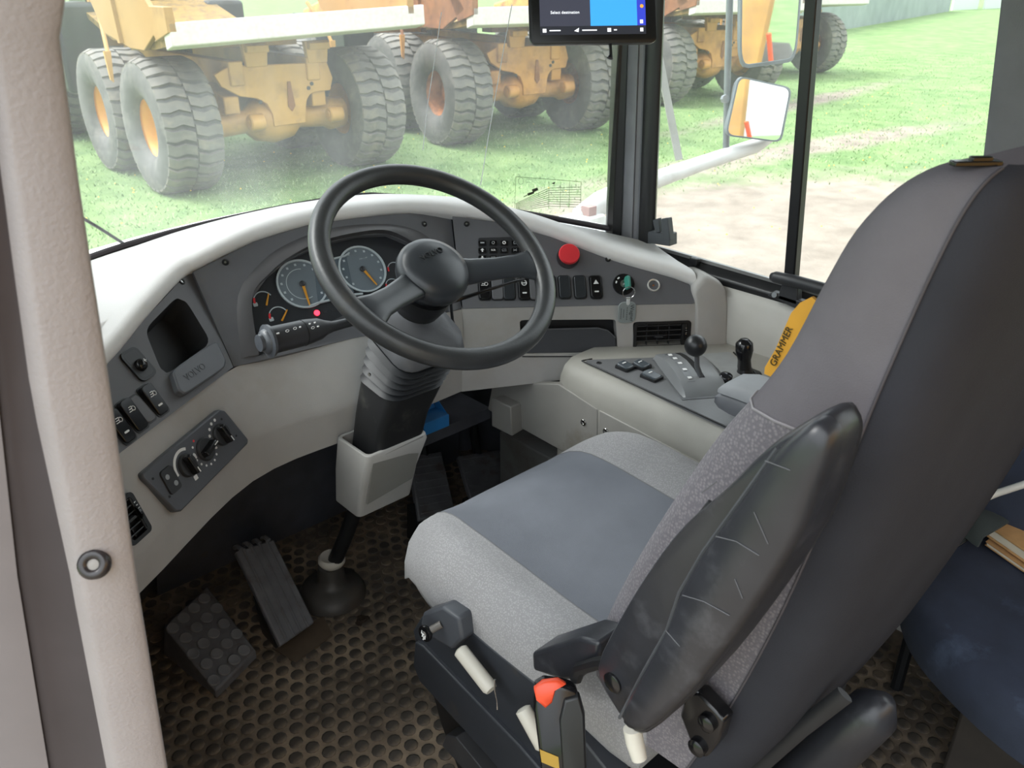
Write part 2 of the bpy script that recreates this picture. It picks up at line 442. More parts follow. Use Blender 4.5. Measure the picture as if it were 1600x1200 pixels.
# right side window: frame, divider post, sill, panes
w2 = MB().box((1.607, .70, 1.23), (.006, 1.2, 1.06)).build('window_2', M_side)
prop(w2, 'hazy right side window divided by a black upright', 'window', kind='structure')
pb, pt_ = X(1237, 430, 1.59), X(1271, 0, 1.59); dd = (pt_-pb)/(pt_.z-pb.z)
pb = pb+dd*(.70-pb.z); pt_ = pt_+dd*(1.76-pt_.z)
MB().loft([[q+V((-.012, -.0125, 0)), q+V((-.012, .0125, 0)), q+V((.012, .0125, 0)), q+V((.012, -.0125, 0))] for q in (pb, pt_)]).build('divider_post', M_black, w2, bev=.003)
s0, s1 = X(1003, 396, 1.578), X(1225, 462, 1.578); ds = (s1-s0)
s2 = s0+ds*3.0; s0 = s0-ds*.03
MB().loft([[q+V((0, 0, .012)), q+V((-.012, 0, .0)), q+V((-.012, 0, -.05)), q+V((.03, 0, -.05)), q+V((.03, 0, .018))] for q in (s0, s2)]).build('sill', M_black, w2, bev=.004)
MB().loft([[q+V((.012, 0, .016)), q+V((.012, 0, .024)), q+V((.02, 0, .024)), q+V((.02, 0, .016))] for q in (s0, s2)]).build('runner', mat('satin_runner', hexc('9a9a98'), .35, .6), w2)
q = X(1085, 412, 1.575)
MB().box(q+V((0, 0, .006)), (.014, .022, .016)).build('catch_stop', M_black, w2, bev=.002)
# grey clip standing at the front corner of the sill
ct = thing('window_catch', X(1030, 384, 1.57), 'dark grey sliding window catch with two prongs on the sill', 'catch')
M_clip = mat('clip_grey_plastic', hexc('4a4e52'), .5)
def quad_prism(pts, x, dx, name, m, parent, bev=.002, **k):
    return MB().prism([X(a, b, x) for a, b in pts], (dx, 0, 0)).build(name, m, parent, bev=bev, **k)
quad_prism([(1012, 362), (1046, 366), (1046, 385), (1012, 380)], 1.562, .03, 'base', M_clip, ct)
quad_prism([(1019, 344), (1029, 341), (1031, 363), (1024, 364)], 1.562, .012, 'prong', M_clip, ct)
quad_prism([(1033, 342), (1043, 341), (1047, 376), (1034, 374)], 1.560, .018, 'prong', M_clip, ct)
# rear pillar on the right
a0, a1 = X(1535, 245, 1.575), X(1563, 0, 1.575); dd = (a1-a0)/(a1.z-a0.z)
a0 = a0+dd*(.64-a0.z); a1 = a1+dd*(1.76-a1.z)
rp2 = MB().loft([[q, q+V((-.012, -.02, 0)), q+V((-.015, -.35, 0)), q+V((.05, -.35, 0)), q+V((.05, 0, 0))] for q in (a0, a1)]).build('trim_3', M_grey, bev=.006)
prop(rp2, 'broad grey fabric lined pillar behind the side window', 'pillar', kind='structure')
wr2 = MB().box((1.607, -.28, 1.23), (.006, .72, 1.06)).build('window_3', M_side)
prop(wr2, 'rear quarter side window behind the driver', 'window', kind='structure')
# ================================================================== dashboard
DB = thing('dashboard', (.83, 1.60, .45), 'wraparound grey dashboard with charcoal instrument panels below the windshield', 'dashboard')
A = V((.28, 1.20, .65)); B = V((.57, 1.385, .65)); Dp = V((1.06, 1.34, .65)); E_ = V((1.49, 1.02, .65))
LEAN = radians(38)
def leanplane(a, b):
    d = (b-a).normalized(); aw = V((-d.y, d.x, 0))
    return Plane(a, d, aw*sin(LEAN)+V((0, 0, cos(LEAN))))
PL, PC, PR = leanplane(A, B), leanplane(B, Dp), leanplane(Dp, E_)
def plate(pl, outer, holes=(), th=.02, h=0):
    """flat plate on a plane with real openings; outlines in pixels on that plane (or ready-made points)"""
    bm = bmesh.new(); loops = []
    def P_(q): return q if isinstance(q, V) else pl.px(q[0], q[1], h)
    for lp in [outer]+list(holes):
        vs = [bm.verts.new(P_(q)) for q in lp]; loops.append(vs)
    es = [bm.edges.new((vs[i], vs[(i+1) % len(vs)])) for vs in loops for i in range(len(vs))]
    bmesh.ops.triangle_fill(bm, use_beauty=True, edges=es)
    for vs in loops:
        bk = [bm.verts.new(v.co-pl.w*th) for v in vs]
        for i in range(len(vs)):
            j = (i+1) % len(vs); bm.faces.new((vs[i], vs[j], bk[j], bk[i]))
    mb = MB(); bm.verts.index_update()
    mb.add([v.co.copy() for v in bm.verts], [[v.index for v in f.verts] for f in bm.faces]); bm.free()
    return mb
def rpx(pts, r=.25, n=4):
    """round the corners of a pixel polygon"""
    out = []; m = len(pts)
    for i in range(m):
        p0, p1, p2 = V((*pts[i-1], 0)), V((*pts[i], 0)), V((*pts[(i+1) % m], 0))
        a, b = p1+(p0-p1)*r, p1+(p2-p1)*r
        for k in range(n+1):
            t = k/n; q = a*(1-t)**2+p1*2*t*(1-t)+b*t*t; out.append((q.x, q.y))
    return out

# ---- three charcoal panels
pocket = rpx([(226, 515), (275, 465), (292, 472), (331, 536), (262, 584), (250, 575)], .22)
plate(PL, [PL.at(-.29, .0), (178, 715), (364.5, 573.5), (300, 425), (283, 437), (225, 500), (160, 577), PL.at(-.14, .060), PL.at(-.29, .045)], [pocket], .012).build('left_panel', M_panel, DB)
clus = [(404, 556), (392, 470), (418, 432), (452, 405), (500, 382), (560, 368), (605, 366), (650, 385), (694, 418), (702, 500)]
plate(PC, [(365.5, 573), (545, 530), (721, 482), (704.5, 338), (640, 333), (560, 340), (480, 352), (395, 378), (301.5, 425)], [clus], .012).build('centre_panel', M_panel, DB)
plate(PR, [(723, 482), (1084, 474), (1088, 458), (1076, 444), (1050, 434), (960, 408), (860, 370), (780, 348), (725, 340), (707, 338)], [], .02).build('right_panel', M_panel, DB)
# stepped hood around the cluster
hood_o = [(376, 560), (372, 462), (410, 408), (455, 378), (520, 356), (600, 350), (655, 362), (706, 400)]
hood_i = [(404, 556), (392, 470), (418, 432), (452, 405), (500, 382), (560, 368), (605, 366), (650, 385)]
ro = [PC.px(x, y, .0) for x, y in hood_o]; ri = [PC.px(x, y, .004) for x, y in hood_i]; rd = [PC.px(x, y, -.012) for x, y in hood_i]
for i, hgt in enumerate((.003, .010, .018, .024, .026, .026, .022, .01)):
    ri[i] = ri[i]+PC.w*hgt*.6
rmid = [lerp(ro[i], ri[i], .55)+PC.w*.004 for i in range(8)]
co = [catmull(q, 4) for q in (ro, rmid, ri, rd)]
MB().loft([[c[k] for c in co] for k in range(len(co[0]))], closed=False, caps=False).build('cluster_hood', mat('hood_plastic', hexc('4c4b4d'), .5, var=.05, bump=.12, bscale=700), DB, smooth=70)

# ---- light grey mouldings: brow + shelf, fascia
def brow_at(pl, x, y): return pl.px(x, y), pl
st = [(PL, 60, 700), (PL, 160, 577), (PL, 225, 500), (PL, 283, 437), (PC, 318, 415), (PC, 395, 378), (PC, 480, 352), (PC, 560, 340), (PC, 640, 333), (PR, 725, 339), (PR, 790, 349), (PR, 860, 370), (PR, 960, 408), (PR, 1050, 434), (PR, 1086, 448)]
wsT = [(.10, .72), (.115, 1.05), (.22, 1.48), (.40, 1.695), (.45, 1.73), (.60, 1.785), (.78, 1.825), (.93, 1.84), (1.07, 1.84), (1.24, 1.80), (1.36, 1.73), (1.455, 1.60), (1.53, 1.44), (1.57, 1.29), (1.585, 1.22)]
rings = []
for (pl, x, y), (wx, wy) in zip(st, wsT):
    t = pl.px(x, y) if x != 60 else PL.at(-.29, .045); aw = V((pl.v.x, pl.v.y, 0)).normalized()
    wb = V((wx, wy, wsz(V((wx, 0, 0)))-.004))
    top = t+V((0, 0, .030))+aw*.030
    ring = [t-pl.w*.02, t+pl.w*.001, t+pl.w*.011+pl.v*.003, t+pl.w*.015+pl.v*.012, t+pl.w*.013+pl.v*.022, t+pl.w*.007+pl.v*.031, top+aw*.006]
    dwn = lerp(top, wb, .35); dwn.z = lerp(top.z, wb.z, .2)
    d2 = lerp(top, wb, .75); d2.z = lerp(top.z, wb.z, .62)
    ring += [dwn, d2, wb]
    rings.append(ring)
rr = [catmull([r[k] for r in rings], 4) for k in range(len(rings[0]))]
MB().loft([[q[k] for q in rr] for k in range(len(rr[0]))], closed=False, caps=False).build('top_pad', M_top, DB, smooth=60)

# lower fascia
PV = Plane(Dp, E_-Dp, V((0, 0, 1)) + V((.597, .802, 0))*.12)          # upright right fascia
ftop = [A-(B-A).normalized()*.30, A, B, V((.80, 1.365, .65)), V((.95, 1.352, .65)), PV.px(722, 483)]
fbot = [V((.0, .98, .45)), Z(215, 930, .45), Z(395, 752, .45), Z(555, 682, .45), Z(640, 646, .45), PV.px(722, 611)]
crs = [V((.005, .985, .53)), Z(195, 885, .515), Z(388, 690, .53), Z(550, 632, .53), Z(640, 600, .53), PV.px(722, 560)]
rings = []
for t, c, b in zip(ftop, crs, fbot):
    aw = V((t.x-b.x, t.y-b.y, 0)); aw = V((0, 1, 0))
    r0 = lerp(t, c, .06)+V((0, 0, .0))
    rings.append([t-V((0, -.02, .02)), t, r0, lerp(t, c, .5)+V((0, -.004, .003)), lerp(t, c, .9), c, lerp(c, b, .12), lerp(c, b, .88), b, b+aw*.03-V((0, 0, .004)), b+aw*.22+V((0, 0, .02))])
rr = [catmull([r[k] for r in rings], 5) for k in range(len(rings[0]))]
MB().loft([[q[k] for q in rr] for k in range(len(rr[0]))], closed=False, caps=False).build('lower_fascia', M_fascia, DB, smooth=50)
PF = Plane(A, B-A, A-crs[1])          # sloping left fascia face
if PF.w.z < 0: PF = Plane(A, B-A, V(A-crs[1]))
# vertical right fascia with openings for the tray and the vent
tray = [(812, 500), (962, 499), (966, 551), (815, 553)]
vent = [(989, 503), (1078, 501), (1079, 547), (990, 549)]
plate(PV, [(721, 483), (1086, 474), (1134, 470), (1131, 557), (980, 560), (875, 594), (800, 603), (721, 612)], [rpx(tray, .06, 2), rpx(vent, .1, 3)], .03).build('right_fascia', M_fascia, DB, smooth=0)
# rounded right end of the moulding
ec = [(p.x, p.y) for p in catmull([V((x, y, 0)) for x, y in ((1083, 449), (1099, 431), (1116, 434), (1129, 444), (1136, 462), (1137, 505), (1134, 553), (1112, 558), (1086, 558), (1085, 515), (1085, 474))], 3, closed=True)]
fr = [PV.px(x, y, .004) for x, y in ec]; fc_ = sum(fr, V())/len(fr)
MB().loft([[p-PV.w*.16 for p in fr], [p-PV.w*.012 for p in fr], [lerp(p, fc_, .03)-PV.w*.004 for p in fr], [lerp(p, fc_, .09)+PV.w*.001 for p in fr], [lerp(p, fc_, .2)+PV.w*.003 for p in fr]]).build('end_moulding', M_fascia, DB, smooth=70)
MB().tube([PV.px(x, y, .001) for x, y in ((816, 557), (900, 557), (985, 556), (1078, 553))], .0015, 6).build('seam', M_dark, DB)
MB().tube([PV.px(x, y, .0015) for x, y in ((668, 606), (696, 592), (697, 611), (672, 621))], .001, 5).build('knockout_outline', mat('fascia_groove', hexc('77757a'), .6), DB)

# storage tray
MB().box(PV.at(*[sum(c)/2 for c in zip(PV.uv(812, 500), PV.uv(966, 552))], -.055), (PV.uv(966, 552)[0]-PV.uv(812, 552)[0]+.01, .075, .05), PV.R()).build('tray_box', M_black, DB)
tf = [(814, 516), (935, 513), (950, 517), (962, 528), (965, 551), (815, 553)]
MB().prism([PV.px(x, y, -.004) for x, y in tf], -PV.w*.008).build('tray_front', mat('tray_plastic', hexc('3f4146'), .45, var=.06), DB, bev=.0015)
MB().tube([PV.px(x, y, -.002) for x, y in ((814, 516), (935, 513), (950, 517), (962, 528))], .0014, 6).build('tray_edge', M_panel, DB)

def vent_unit(pl, poly, nsl, nv, name='air_vent', lift=0, dd=-.03):
    pl = Plane(pl.o+pl.w*lift, pl.u, pl.v)
    (a0, b0), (a1, b1), (a2, b2), (a3, b3) = [pl.uv(*p) for p in poly]
    cx, cy = (a0+a1+a2+a3)/4, (b0+b1+b2+b3)/4
    W_, H_ = ((a1-a0)+(a2-a3))/2, ((b0-b3)+(b1-b2))/2
    root = MB()
    o_, i_ = pl.rrect(cx, cy, W_, H_, .008, .003), pl.rrect(cx, cy, W_-.014, H_-.012, .005, .003)
    ob, ib = pl.rrect(cx, cy, W_, H_, .008, -.01), pl.rrect(cx, cy, W_-.014, H_-.012, .005, -.02)
    root.loft([[ob[k], o_[k], i_[k], ib[k]] for k in range(len(o_))], closed=False, caps=False, loop=True)
    v = root.build(name, M_black, DB, smooth=40)
    MB().box(pl.at(cx, cy, dd), (W_-.01, H_-.008, .012), pl.R()).build('duct', mat('vent_depth', hexc('0c0c0d'), .8), v)
    iw, ih = W_-.014, H_-.012
    R = pl.R() @ Matrix.Rotation(radians(-25), 3, 'X')
    side = .13*iw
    for k in range(nsl):
        MB().box(pl.at(cx-side/2, cy-ih/2+ih*(k+.5)/nsl, -.004), (iw-side, .0016, .012), R).build('slat', M_dark, v)
    for k in range(nv):
        MB().box(pl.at(cx-side/2-iw/2+side/2+(iw-side)*(k+1)/(nv+1), cy, -.010), (.0018, ih, .010), pl.R()).build('vane', M_dark, v)
    MB().box(pl.at(cx+iw/2-side/2, cy, -.001), (side*.8, ih*.96, .008), pl.R()).build('wheel_housing', M_black, v, bev=.001)
    MB().lathe([(.0135, -.002), (.0135, .002)], pl.at(cx+iw/2-side*.4, cy+ih*.02, -.004), pl.v.cross(pl.w), 20).build('thumbwheel', M_gloss, v)
    rb = MB()
    for k in range(5): rb.box(pl.at(cx+iw/2-side*.35, cy+ih*(-.02+.085*k), .0085-.0012*abs(k-2)), (.004, .0016, .0015), pl.R())
    rb.build('thumbwheel_ribs', M_steel, v)
    MB().loft([pl.rrect(cx-side/2, cy, .022, .006, .002, -.002), pl.rrect(cx-side/2, cy, .018, .004, .0015, .006)]).build('tab', M_dark, v)
    return v
vent_unit(PV, vent, 5, 3)

# ---- screws on the panels
def screw(pl, x, y, r=.0065, m=M_black, parent=DB):
    a, b = pl.uv(x, y)
    s = MB().lathe([(.0002, .0008), (r*.45, .0008), (r*.5, .0024), (r*.85, .0026), (r, .0012), (r, -.002)], pl.at(a, b), pl.w, 18).build('screw', m, parent, smooth=50)
    MB().lathe([(r*.42, .0010), (.0002, .0013)], pl.at(a, b), pl.w, 6).build('socket', M_steel, s)
for pl, x, y in ((PL, 284, 440), (PC, 352, 410), (PC, 398, 541), (PC, 663, 350), (PR, 729, 350), (PR, 950, 405)): screw(pl, x, y)

# ---- gauge cluster
PG = Plane(PC.o-PC.w*.012, PC.u, PC.v)
face = [(404, 556), (392, 470), (418, 432), (452, 405), (500, 382), (560, 368), (605, 366), (650, 385), (694, 418), (702, 500)]
cl = MB().prism([PC.px(x, y, -.0125) for x, y in face], -PC.w*.02).build('gauge_cluster', mat('gauge_face_black', hexc('2b2d31'), .35, var=.05), DB)
M_dial = mat('dial_face', hexc('6c757c'), .3, var=.06)
M_ring = mat('dial_ring', hexc('b9c2c6'), .3, .1, var=.05)
M_needle = mat('amber_needle', hexc('d3922e'), .4, var=.02)
def dial(x, y, r, nx, ny, n=11):
    a, b = PG.uv(x, y)
    d = MB().lathe([(r, -.001), (r, .0012)], PG.at(a, b), PG.w, 40).build('dial', M_dial, cl)
    MB().lathe([(r, .000), (r, .0042), (r*.93, .0042), (r*.92, .0015)], PG.at(a, b), PG.w, 40, caps=False).build('dial_ring', M_ring, cl)
    tk = MB()
    for k in range(n):
        t = radians(-130+ -0 + 260*k/(n-1)+90); c, s_ = cos(t), sin(t)
        tk.box(PG.at(a+.8*r*c, b+.8*r*s_, .0016), (.0045, .0045, .0006), PG.R())
    tk.build('dial_marks', M_ring, cl)
    na, nb = PG.uv(nx, ny); dv = V((na-a, nb-b, 0)); L_ = dv.length; dv.normalize(); nn = V((-dv.y, dv.x, 0))
    def q(f, s_, h): 
        p = V((a, b, 0))+dv*(L_*f)+nn*s_; return PG.at(p.x, p.y, h)
    MB().prism([q(-.05, -.003, .003), q(1, -.0014, .003), q(1, .0014, .003), q(-.05, .003, .003)], PG.w*.0012).build('needle', M_needle, cl)
    MB().lathe([(.006, .001), (.006, .0045), (.004, .006)], PG.at(a, b), PG.w, 16).build('needle_hub', M_dark, cl)
    return a, b
aL, bL = dial(472, 444, .0525, 484, 480)
aR, bR = dial(566, 421, .0525, 588, 446)
MB().add([], []) 
arc_strip(PG, aL, bL, .0315, .033, 75, 290, .0016).build('inner_scale', M_ring, cl)
# middle display joined to both dials
q = [PG.uv(*p) for p in ((490, 413), (541, 402), (553, 459), (497, 474))]
MB().prism([PG.at(*p, .0005) for p in q], PG.w*.0012).build('display', mat('lcd_grey', hexc('59636b'), .25, var=.03), cl)
MB().tube([PG.at(*PG.uv(*p), .003) for p in ((500, 410), (538, 401), (545, 396))], .0022, 6).build('display_rim', M_ring, cl)
MB().tube([PG.at(*PG.uv(*p), .003) for p in ((483, 479), (497, 474), (552, 461), (566, 460))], .0026, 6).build('display_rim', M_ring, cl)
text(PG, *PG.uv(567, 404), 'r/min x 100', .0042, M_ring, cl, 'dial_lettering', h=.0018)
# small side gauges
def mini(x, y, r, nx0, ny0, nx1, ny1, red=True):
    a, b = PG.uv(x, y)
    g_ = arc_strip(PG, a, b, r*.9, r, 25, 150, .0006).build('mini_scale', M_ring, cl)
    if red: arc_strip(PG, a, b, r*.82, r*1.02, 150, 185, .0006).build('mini_red_zone', M_red, cl)
    p0, p1 = PG.px(nx0, ny0, .003), PG.px(nx1, ny1, .003)
    MB().tube([p0, p1], [.0014, .0021], 6).build('mini_needle', M_needle, cl)
mini(412, 470, .020, 419, 460, 416, 478); mini(436, 494, .020, 448, 485, 440, 502)
mini(617, 421, .017, 622, 416, 620, 430); mini(614, 447, .017, 620, 440, 616, 455)
for (x, y) in ((399, 476), (424, 499)):
    a, b = PG.uv(x, y); MB().loft([PG.rrect(a, b, .009, .008, .002, .0), PG.rrect(a, b, .009, .008, .002, .0008)]).build('gauge_symbol', M_ring, cl)
a, b = PG.uv(495, 489)
MB().lathe([(.0058, 0), (.0058, .0016)], PG.at(a, b), PG.w, 20).build('warning_lamp', mat('red_warning_light', hexc('ff2a3c'), .4, var=0, emit=1.6), cl, label='lit red warning lamp')
for k, (x, y) in enumerate(((508, 487), (520, 484), (532, 481), (560, 473), (571, 469))):
    a, b = PG.uv(x, y); MB().loft([PG.rrect(a, b, .008, .006, .001, 0), PG.rrect(a, b, .008, .006, .001, .0006)]).build('dark_lamp', M_dark, cl)

# ---- left panel: pocket with lid, mirror switch, rockers
pw = [PL.px(x, y) for x, y in pocket]; pc_ = sum(pw, V())/len(pw)
back_ = [lerp(p, pc_, .12)-PL.w*.055-PL.v*.006 for p in pw]
MB().loft([pw, back_], caps=False).add(back_, [list(range(len(back_)))]).build('pocket', mat('pocket_black', hexc('232427'), .6), DB, smooth=40)
lid = rpx([(262, 584), (331, 536), (347, 568), (344, 581), (283, 622), (272, 615)], .2)
MB().prism([PL.px(x, y, .014) for x, y in lid], -PL.w*.02).build('pocket_lid', mat('lid_plastic', hexc('5d6066'), .45, var=.05), DB, bev=.003)
lidp = Plane(PL.o+PL.w*.014, PL.u, PL.v)
ua, ub = lidp.uv(305, 581)
text(lidp, ua, ub, 'VOLVO', .017, mat('embossed_letters', hexc('50535a'), .5), DB, 'embossed_lettering', depth=.0005, h=.0004)
def rrpx(pl, c, w_, h_, r, h0, h1, name, m, parent, rot=0, top=1.0, bev=0):
    a, b = c if len(c) == 2 and abs(c[0]) < 3 else pl.uv(*c)
    lo, hi = pl.rrect(a, b, w_, h_, r, h0, rot=rot), pl.rrect(a, b, w_*top, h_*top, r*top, h1, rot=rot)
    return MB().loft([lo, hi]).build(name, m, parent, bev=bev, smooth=40)
ms = rrpx(PL, (215, 570), .040, .058, .010, 0, .004, 'mirror_switch', M_black, DB)
rrpx(PL, (215, 570), .031, .048, .007, .004, .0042, 'switch_plate', M_dark, ms)
a, b = PL.uv(217, 573)
MB().lathe([(.011, .004), (.010, .010), (.007, .014), (.0001, .0145)], PL.at(a, b), PL.w, 20).build('switch_knob', M_gloss, ms, smooth=60)
text(PL, *PL.uv(219, 570), '+', .014, M_white, ms, 'switch_mark', h=.0150)
def rocker(pl, x, y, w_=.022, h_=.050, m=M_gloss, tilt=.10, mark=None, bar=True, parent=DB, rot=0):
    a, b = pl.uv(x, y)
    f = MB()
    r = .0065
    fb = pl.rrect(a, b, w_+.004, h_+.004, r+.001, -.002, rot=rot); ft = pl.rrect(a, b, w_+.004, h_+.004, r+.001, .0015, rot=rot)
    sw = MB().loft([fb, ft]).build('rocker_switch', M_black, parent)
    lo = pl.rrect(a, b, w_, h_, r, .0005, rot=rot); hi = pl.rrect(a, b, w_*.94, h_*.97, r, .004, rot=rot)
    hi = [p+pl.w*(tilt*((p-pl.at(a, b)).dot(pl.v)+h_/2)) for p in hi]
    MB().loft([lo, hi]).build('rocker', m, sw, bev=.001)
    sp = Plane(pl.at(a, b, .0045+tilt*h_/2), pl.u, pl.v+pl.w*tilt)
    if mark == 'triangle':
        t_ = [sp.at(-.006, .006, .0003), sp.at(.006, .006, .0003), sp.at(0, .016, .0003)]
        MB().prism(t_, sp.w*.0004).build('switch_mark', M_white, sw)
    elif mark == 'ring':
        MB().tube([sp.at(.0055*cos(k*pi/6), .011+.0055*sin(k*pi/6), .0005) for k in range(12)], .0009, 5, loop=True).tube([sp.at(-.005, .011, .0005), sp.at(.005, .011, .0005)], .0009, 5).build('switch_mark', M_white, sw)
    elif mark == 'lamp':
        mb = MB()
        for k in range(3): mb.box(sp.at(-.003+.001*k, .006+.0035*k, .0004), (.008-.001*k, .0013, .0006), sp.R())
        mb.tube([sp.at(.004+.0035*cos(k*pi/6), .0085+.0035*sin(k*pi/6), .0004) for k in range(12)], .0007, 4, loop=True)
        mb.build('switch_mark', M_white, sw)
    if bar: MB().loft([sp.rrect(0, -h_*.22, .010, .0032, .0015, .0), sp.rrect(0, -h_*.22, .010, .0032, .0015, .0008)]).build('indicator', M_white, sw)
    return sw
M_sheen = mat('satin_black_plastic', hexc('2c3034'), .25, var=.05)
rocker(PL, 186, 668, .026, .056, M_gloss, .14, 'lamp'); rocker(PL, 206, 650, .026, .056, M_gloss, .14, 'lamp', False)
rocker(PL, 221, 640, .022, .050, M_panel, .02, None, False); rocker(PL, 239, 626, .026, .056, M_gloss, .14, 'lamp')

# ---- right panel: keypad, stop button, rockers, ignition, socket
kp = rrpx(PR, (781, 391), .094, .060, .004, -.001, .0022, 'keypad', M_dark, DB)
marks = [['flat', 'o', 'O', 'o'], ['up', 'ECR', 'sq', 'x'], ['dn', 'bars', 'I', 'bars']]
for r_ in range(3):
    for c_ in range(4):
        x, y = 753.5+17.0*c_, 380+12.0*r_+(0 if r_ else .5)
        a, b = PR.uv(x, y)
        k_ = MB().loft([PR.rrect(a, b, .0185, .0130, .0025, .002), PR.rrect(a, b, .0172, .0118, .002, .0042)]).build('key', M_black, kp)
        f_ = MB().loft([PR.rrect(a, b, .0150, .0098, .002, .0042), PR.rrect(a, b, .0150, .0098, .002, .0046)]).build('key_face', M_gloss, k_)
        mk = marks[r_][c_]; mb = MB(); h_ = .0049
        if mk in 'oO': mb.tube([PR.at(a+.003*cos(t*pi/5), b+.003*sin(t*pi/5), h_) for t in range(10)], .0007 if mk == 'o' else .0011, 5, loop=True)
        elif mk == 'up': mb.prism([PR.at(a+dx, b+dy, h_) for dx, dy in ((-.004, 0), (.004, 0), (0, .0042))], PR.w*.0004).box(PR.at(a, b-.002, h_), (.003, .004, .0008), PR.R())
        elif mk == 'dn': mb.prism([PR.at(a+dx, b+dy, h_) for dx, dy in ((-.004, 0), (.004, 0), (0, -.0042))], PR.w*.0004).box(PR.at(a, b+.002, h_), (.003, .004, .0008), PR.R())
        elif mk == 'sq': mb.tube([PR.at(a+dx, b+dy, h_) for dx, dy in ((-.0045, -.002), (.0045, -.002), (.0045, .002), (-.0045, .002))], .0006, 4, loop=True)
        elif mk == 'x': mb.tube([PR.at(a-.004, b-.002, h_), PR.at(a+.004, b+.002, h_)], .0006, 4).tube([PR.at(a-.004, b+.002, h_), PR.at(a+.004, b-.002, h_)], .0006, 4)
        elif mk == 'bars':
            for q in (-.0022, 0, .0022): mb.box(PR.at(a, b+q, h_), (.010, .0007, .0005), PR.R())
        elif mk == 'I': mb.box(PR.at(a, b, h_), (.0012, .007, .0005), PR.R()).box(PR.at(a, b-.003, h_), (.004, .0009, .0005), PR.R())
        elif mk == 'flat': mb.box(PR.at(a, b, h_), (.009, .003, .0005), PR.R())
        elif mk == 'ECR':
            text(PR, a, b, 'ECR', .0055, M_white, k_, 'key_mark', h=.0048, bold=True); continue
        mb.build('key_mark', M_white if mk in ('up', 'dn', 'O') else mat('grey_print', hexc('9a9ea2'), .5), k_)
a, b = PR.uv(887, 403)
rb = MB().lathe([(.0255, -.001), (.0255, .004)], PR.at(a, b), PR.w, 30).build('button_collar', M_dark, DB)
MB().lathe([(.014, .003), (.014, .016), (.0225, .018), (.0235, .021), (.0235, .026), (.0218, .0285), (.0001, .030)], PR.at(a, b), PR.w, 36).build('stop_button', M_red, rb, smooth=50, label='round red push button')
for x, mk, m_, br in ((757, 'lamp', M_gloss, False), (777, None, M_panel, False), (795, None, M_sheen, False), (819, 'ring', M_gloss, True), (836, None, M_panel, False), (859, None, M_sheen, False), (882, None, M_sheen, False), (906, None, M_sheen, False), (931, 'triangle', M_gloss, True)):
    rocker(PR, x, 449 if x > 840 else 451, .0255, .052, m_, .05, mk, br)
# ignition lock with its key
a, b = PR.uv(974, 445)
ig = MB().lathe([(.0245, -.001), (.0245, .006), (.0228, .0085), (.010, .009), (.010, .004)], PR.at(a, b), PR.w, 32).build('ignition_lock', M_gloss, DB, smooth=40)
MB().lathe([(.009, .003), (.009, .0085), (.0001, .0088)], PR.at(a, b), PR.w, 24).build('lock_barrel', M_steel, ig, smooth=40)
for da, db, r_ in ((-.012, .013, 35), (-.0175, .004, 70)):
    MB().loft([PR.rrect(a+da, b+db, .006, .003, .001, .0088, rot=radians(r_)), PR.rrect(a+da, b+db, .006, .003, .001, .0094, rot=radians(r_))]).build('lock_mark', M_white, ig)
a2, b2 = PR.uv(1021, 446)
so_ = MB().lathe([(.0145, -.001), (.0145, .003), (.0135, .0042), (.0115, .0035), (.0110, -.0)], PR.at(a2, b2), PR.w, 32, caps=False).build('power_socket', mat('socket_ring', hexc('d4d2cc'), .3, .4), DB, smooth=50)
MB().lathe([(.0112, .001), (.0095, -.006), (.0001, -.006)], PR.at(a2, b2), PR.w, 24, caps=False).build('socket_well', mat('socket_dark', hexc('2a1d18'), .4), so_)
MB().lathe([(.0025, -.006), (.0025, .001), (.001, .002)], PR.at(a2, b2), PR.w, 10).build('socket_pin', mat('brass', hexc('8a5a3a'), .35, .8), so_)

kt = thing('ignition_key', PR.at(a, b, .009), 'teal headed ignition key with a grey tag hanging from its ring in the dash lock', 'key')
kc = PR.at(a+.002, b, .0)
hd = [(-.0045, -.014), (.0045, -.014), (.0055, -.008), (.0055, .012), (.003, .016), (-.003, .016), (-.0055, .012), (-.0055, -.008)]
KP = Plane(PR.at(a+.004, b-.004, .024), (PR.u*.35+PR.w*.93), PR.v)
MB().prism([KP.at(x*1.7, y, .0026) for x, y in hd], -KP.w*.0055).build('key_head', mat('teal_plastic', hexc('2f7d6d'), .4), kt, bev=.0012)
MB().tube([PR.at(a, b, .004), PR.at(a+.003, b-.001, .016)], .003, 8).build('key_blade', M_steel, kt)
# split ring, strap and tag hang straight down
rc = V(PR.px(978, 464, .030))
RP = Plane(rc, PR.u, (0, 0, 1))
MB().tube([RP.at(.0135*cos(k*pi/14), .0135*sin(k*pi/14)) for k in range(28)], .0011, 6, loop=True).build('split_ring', M_steel, kt)
tg = Plane(rc-V((0, 0, .0125))-PR.w*.001, PR.u, (0, 0, 1))
MB().prism([tg.at(x, y, .001) for x, y in ((-.0042, .002), (.0042, .002), (.0035, -.014), (0, -.017), (-.0035, -.014))], -tg.w*.002).build('strap', mat('clear_grey_strap', hexc('cfd2d2'), .3), kt)
MB().loft([tg.rrect(-.001, -.034, .040, .050, .012, -.003), tg.rrect(-.001, -.034, .040, .050, .012, -.0005)]).build('tag', mat('grey_tag', hexc('8e9696'), .4, var=.04), kt, bev=.0008)
M_ink = mat('tag_ink', hexc('4c5253'), .6)
text(tg, .010, -.036, 'Wagner', .0125, M_ink, kt, 'tag_lettering', rot=radians(-88), h=-.0003)
mb = MB()
for k, (xo, L_) in enumerate(((-.001, .032), (-.0085, .020), (-.0145, .026))):
    for j in range(6):
        mb.box(tg.at(xo, -.036-L_/2+L_*(j+.4)/6, -.0001), (.0016, L_/9, .0004), tg.R())
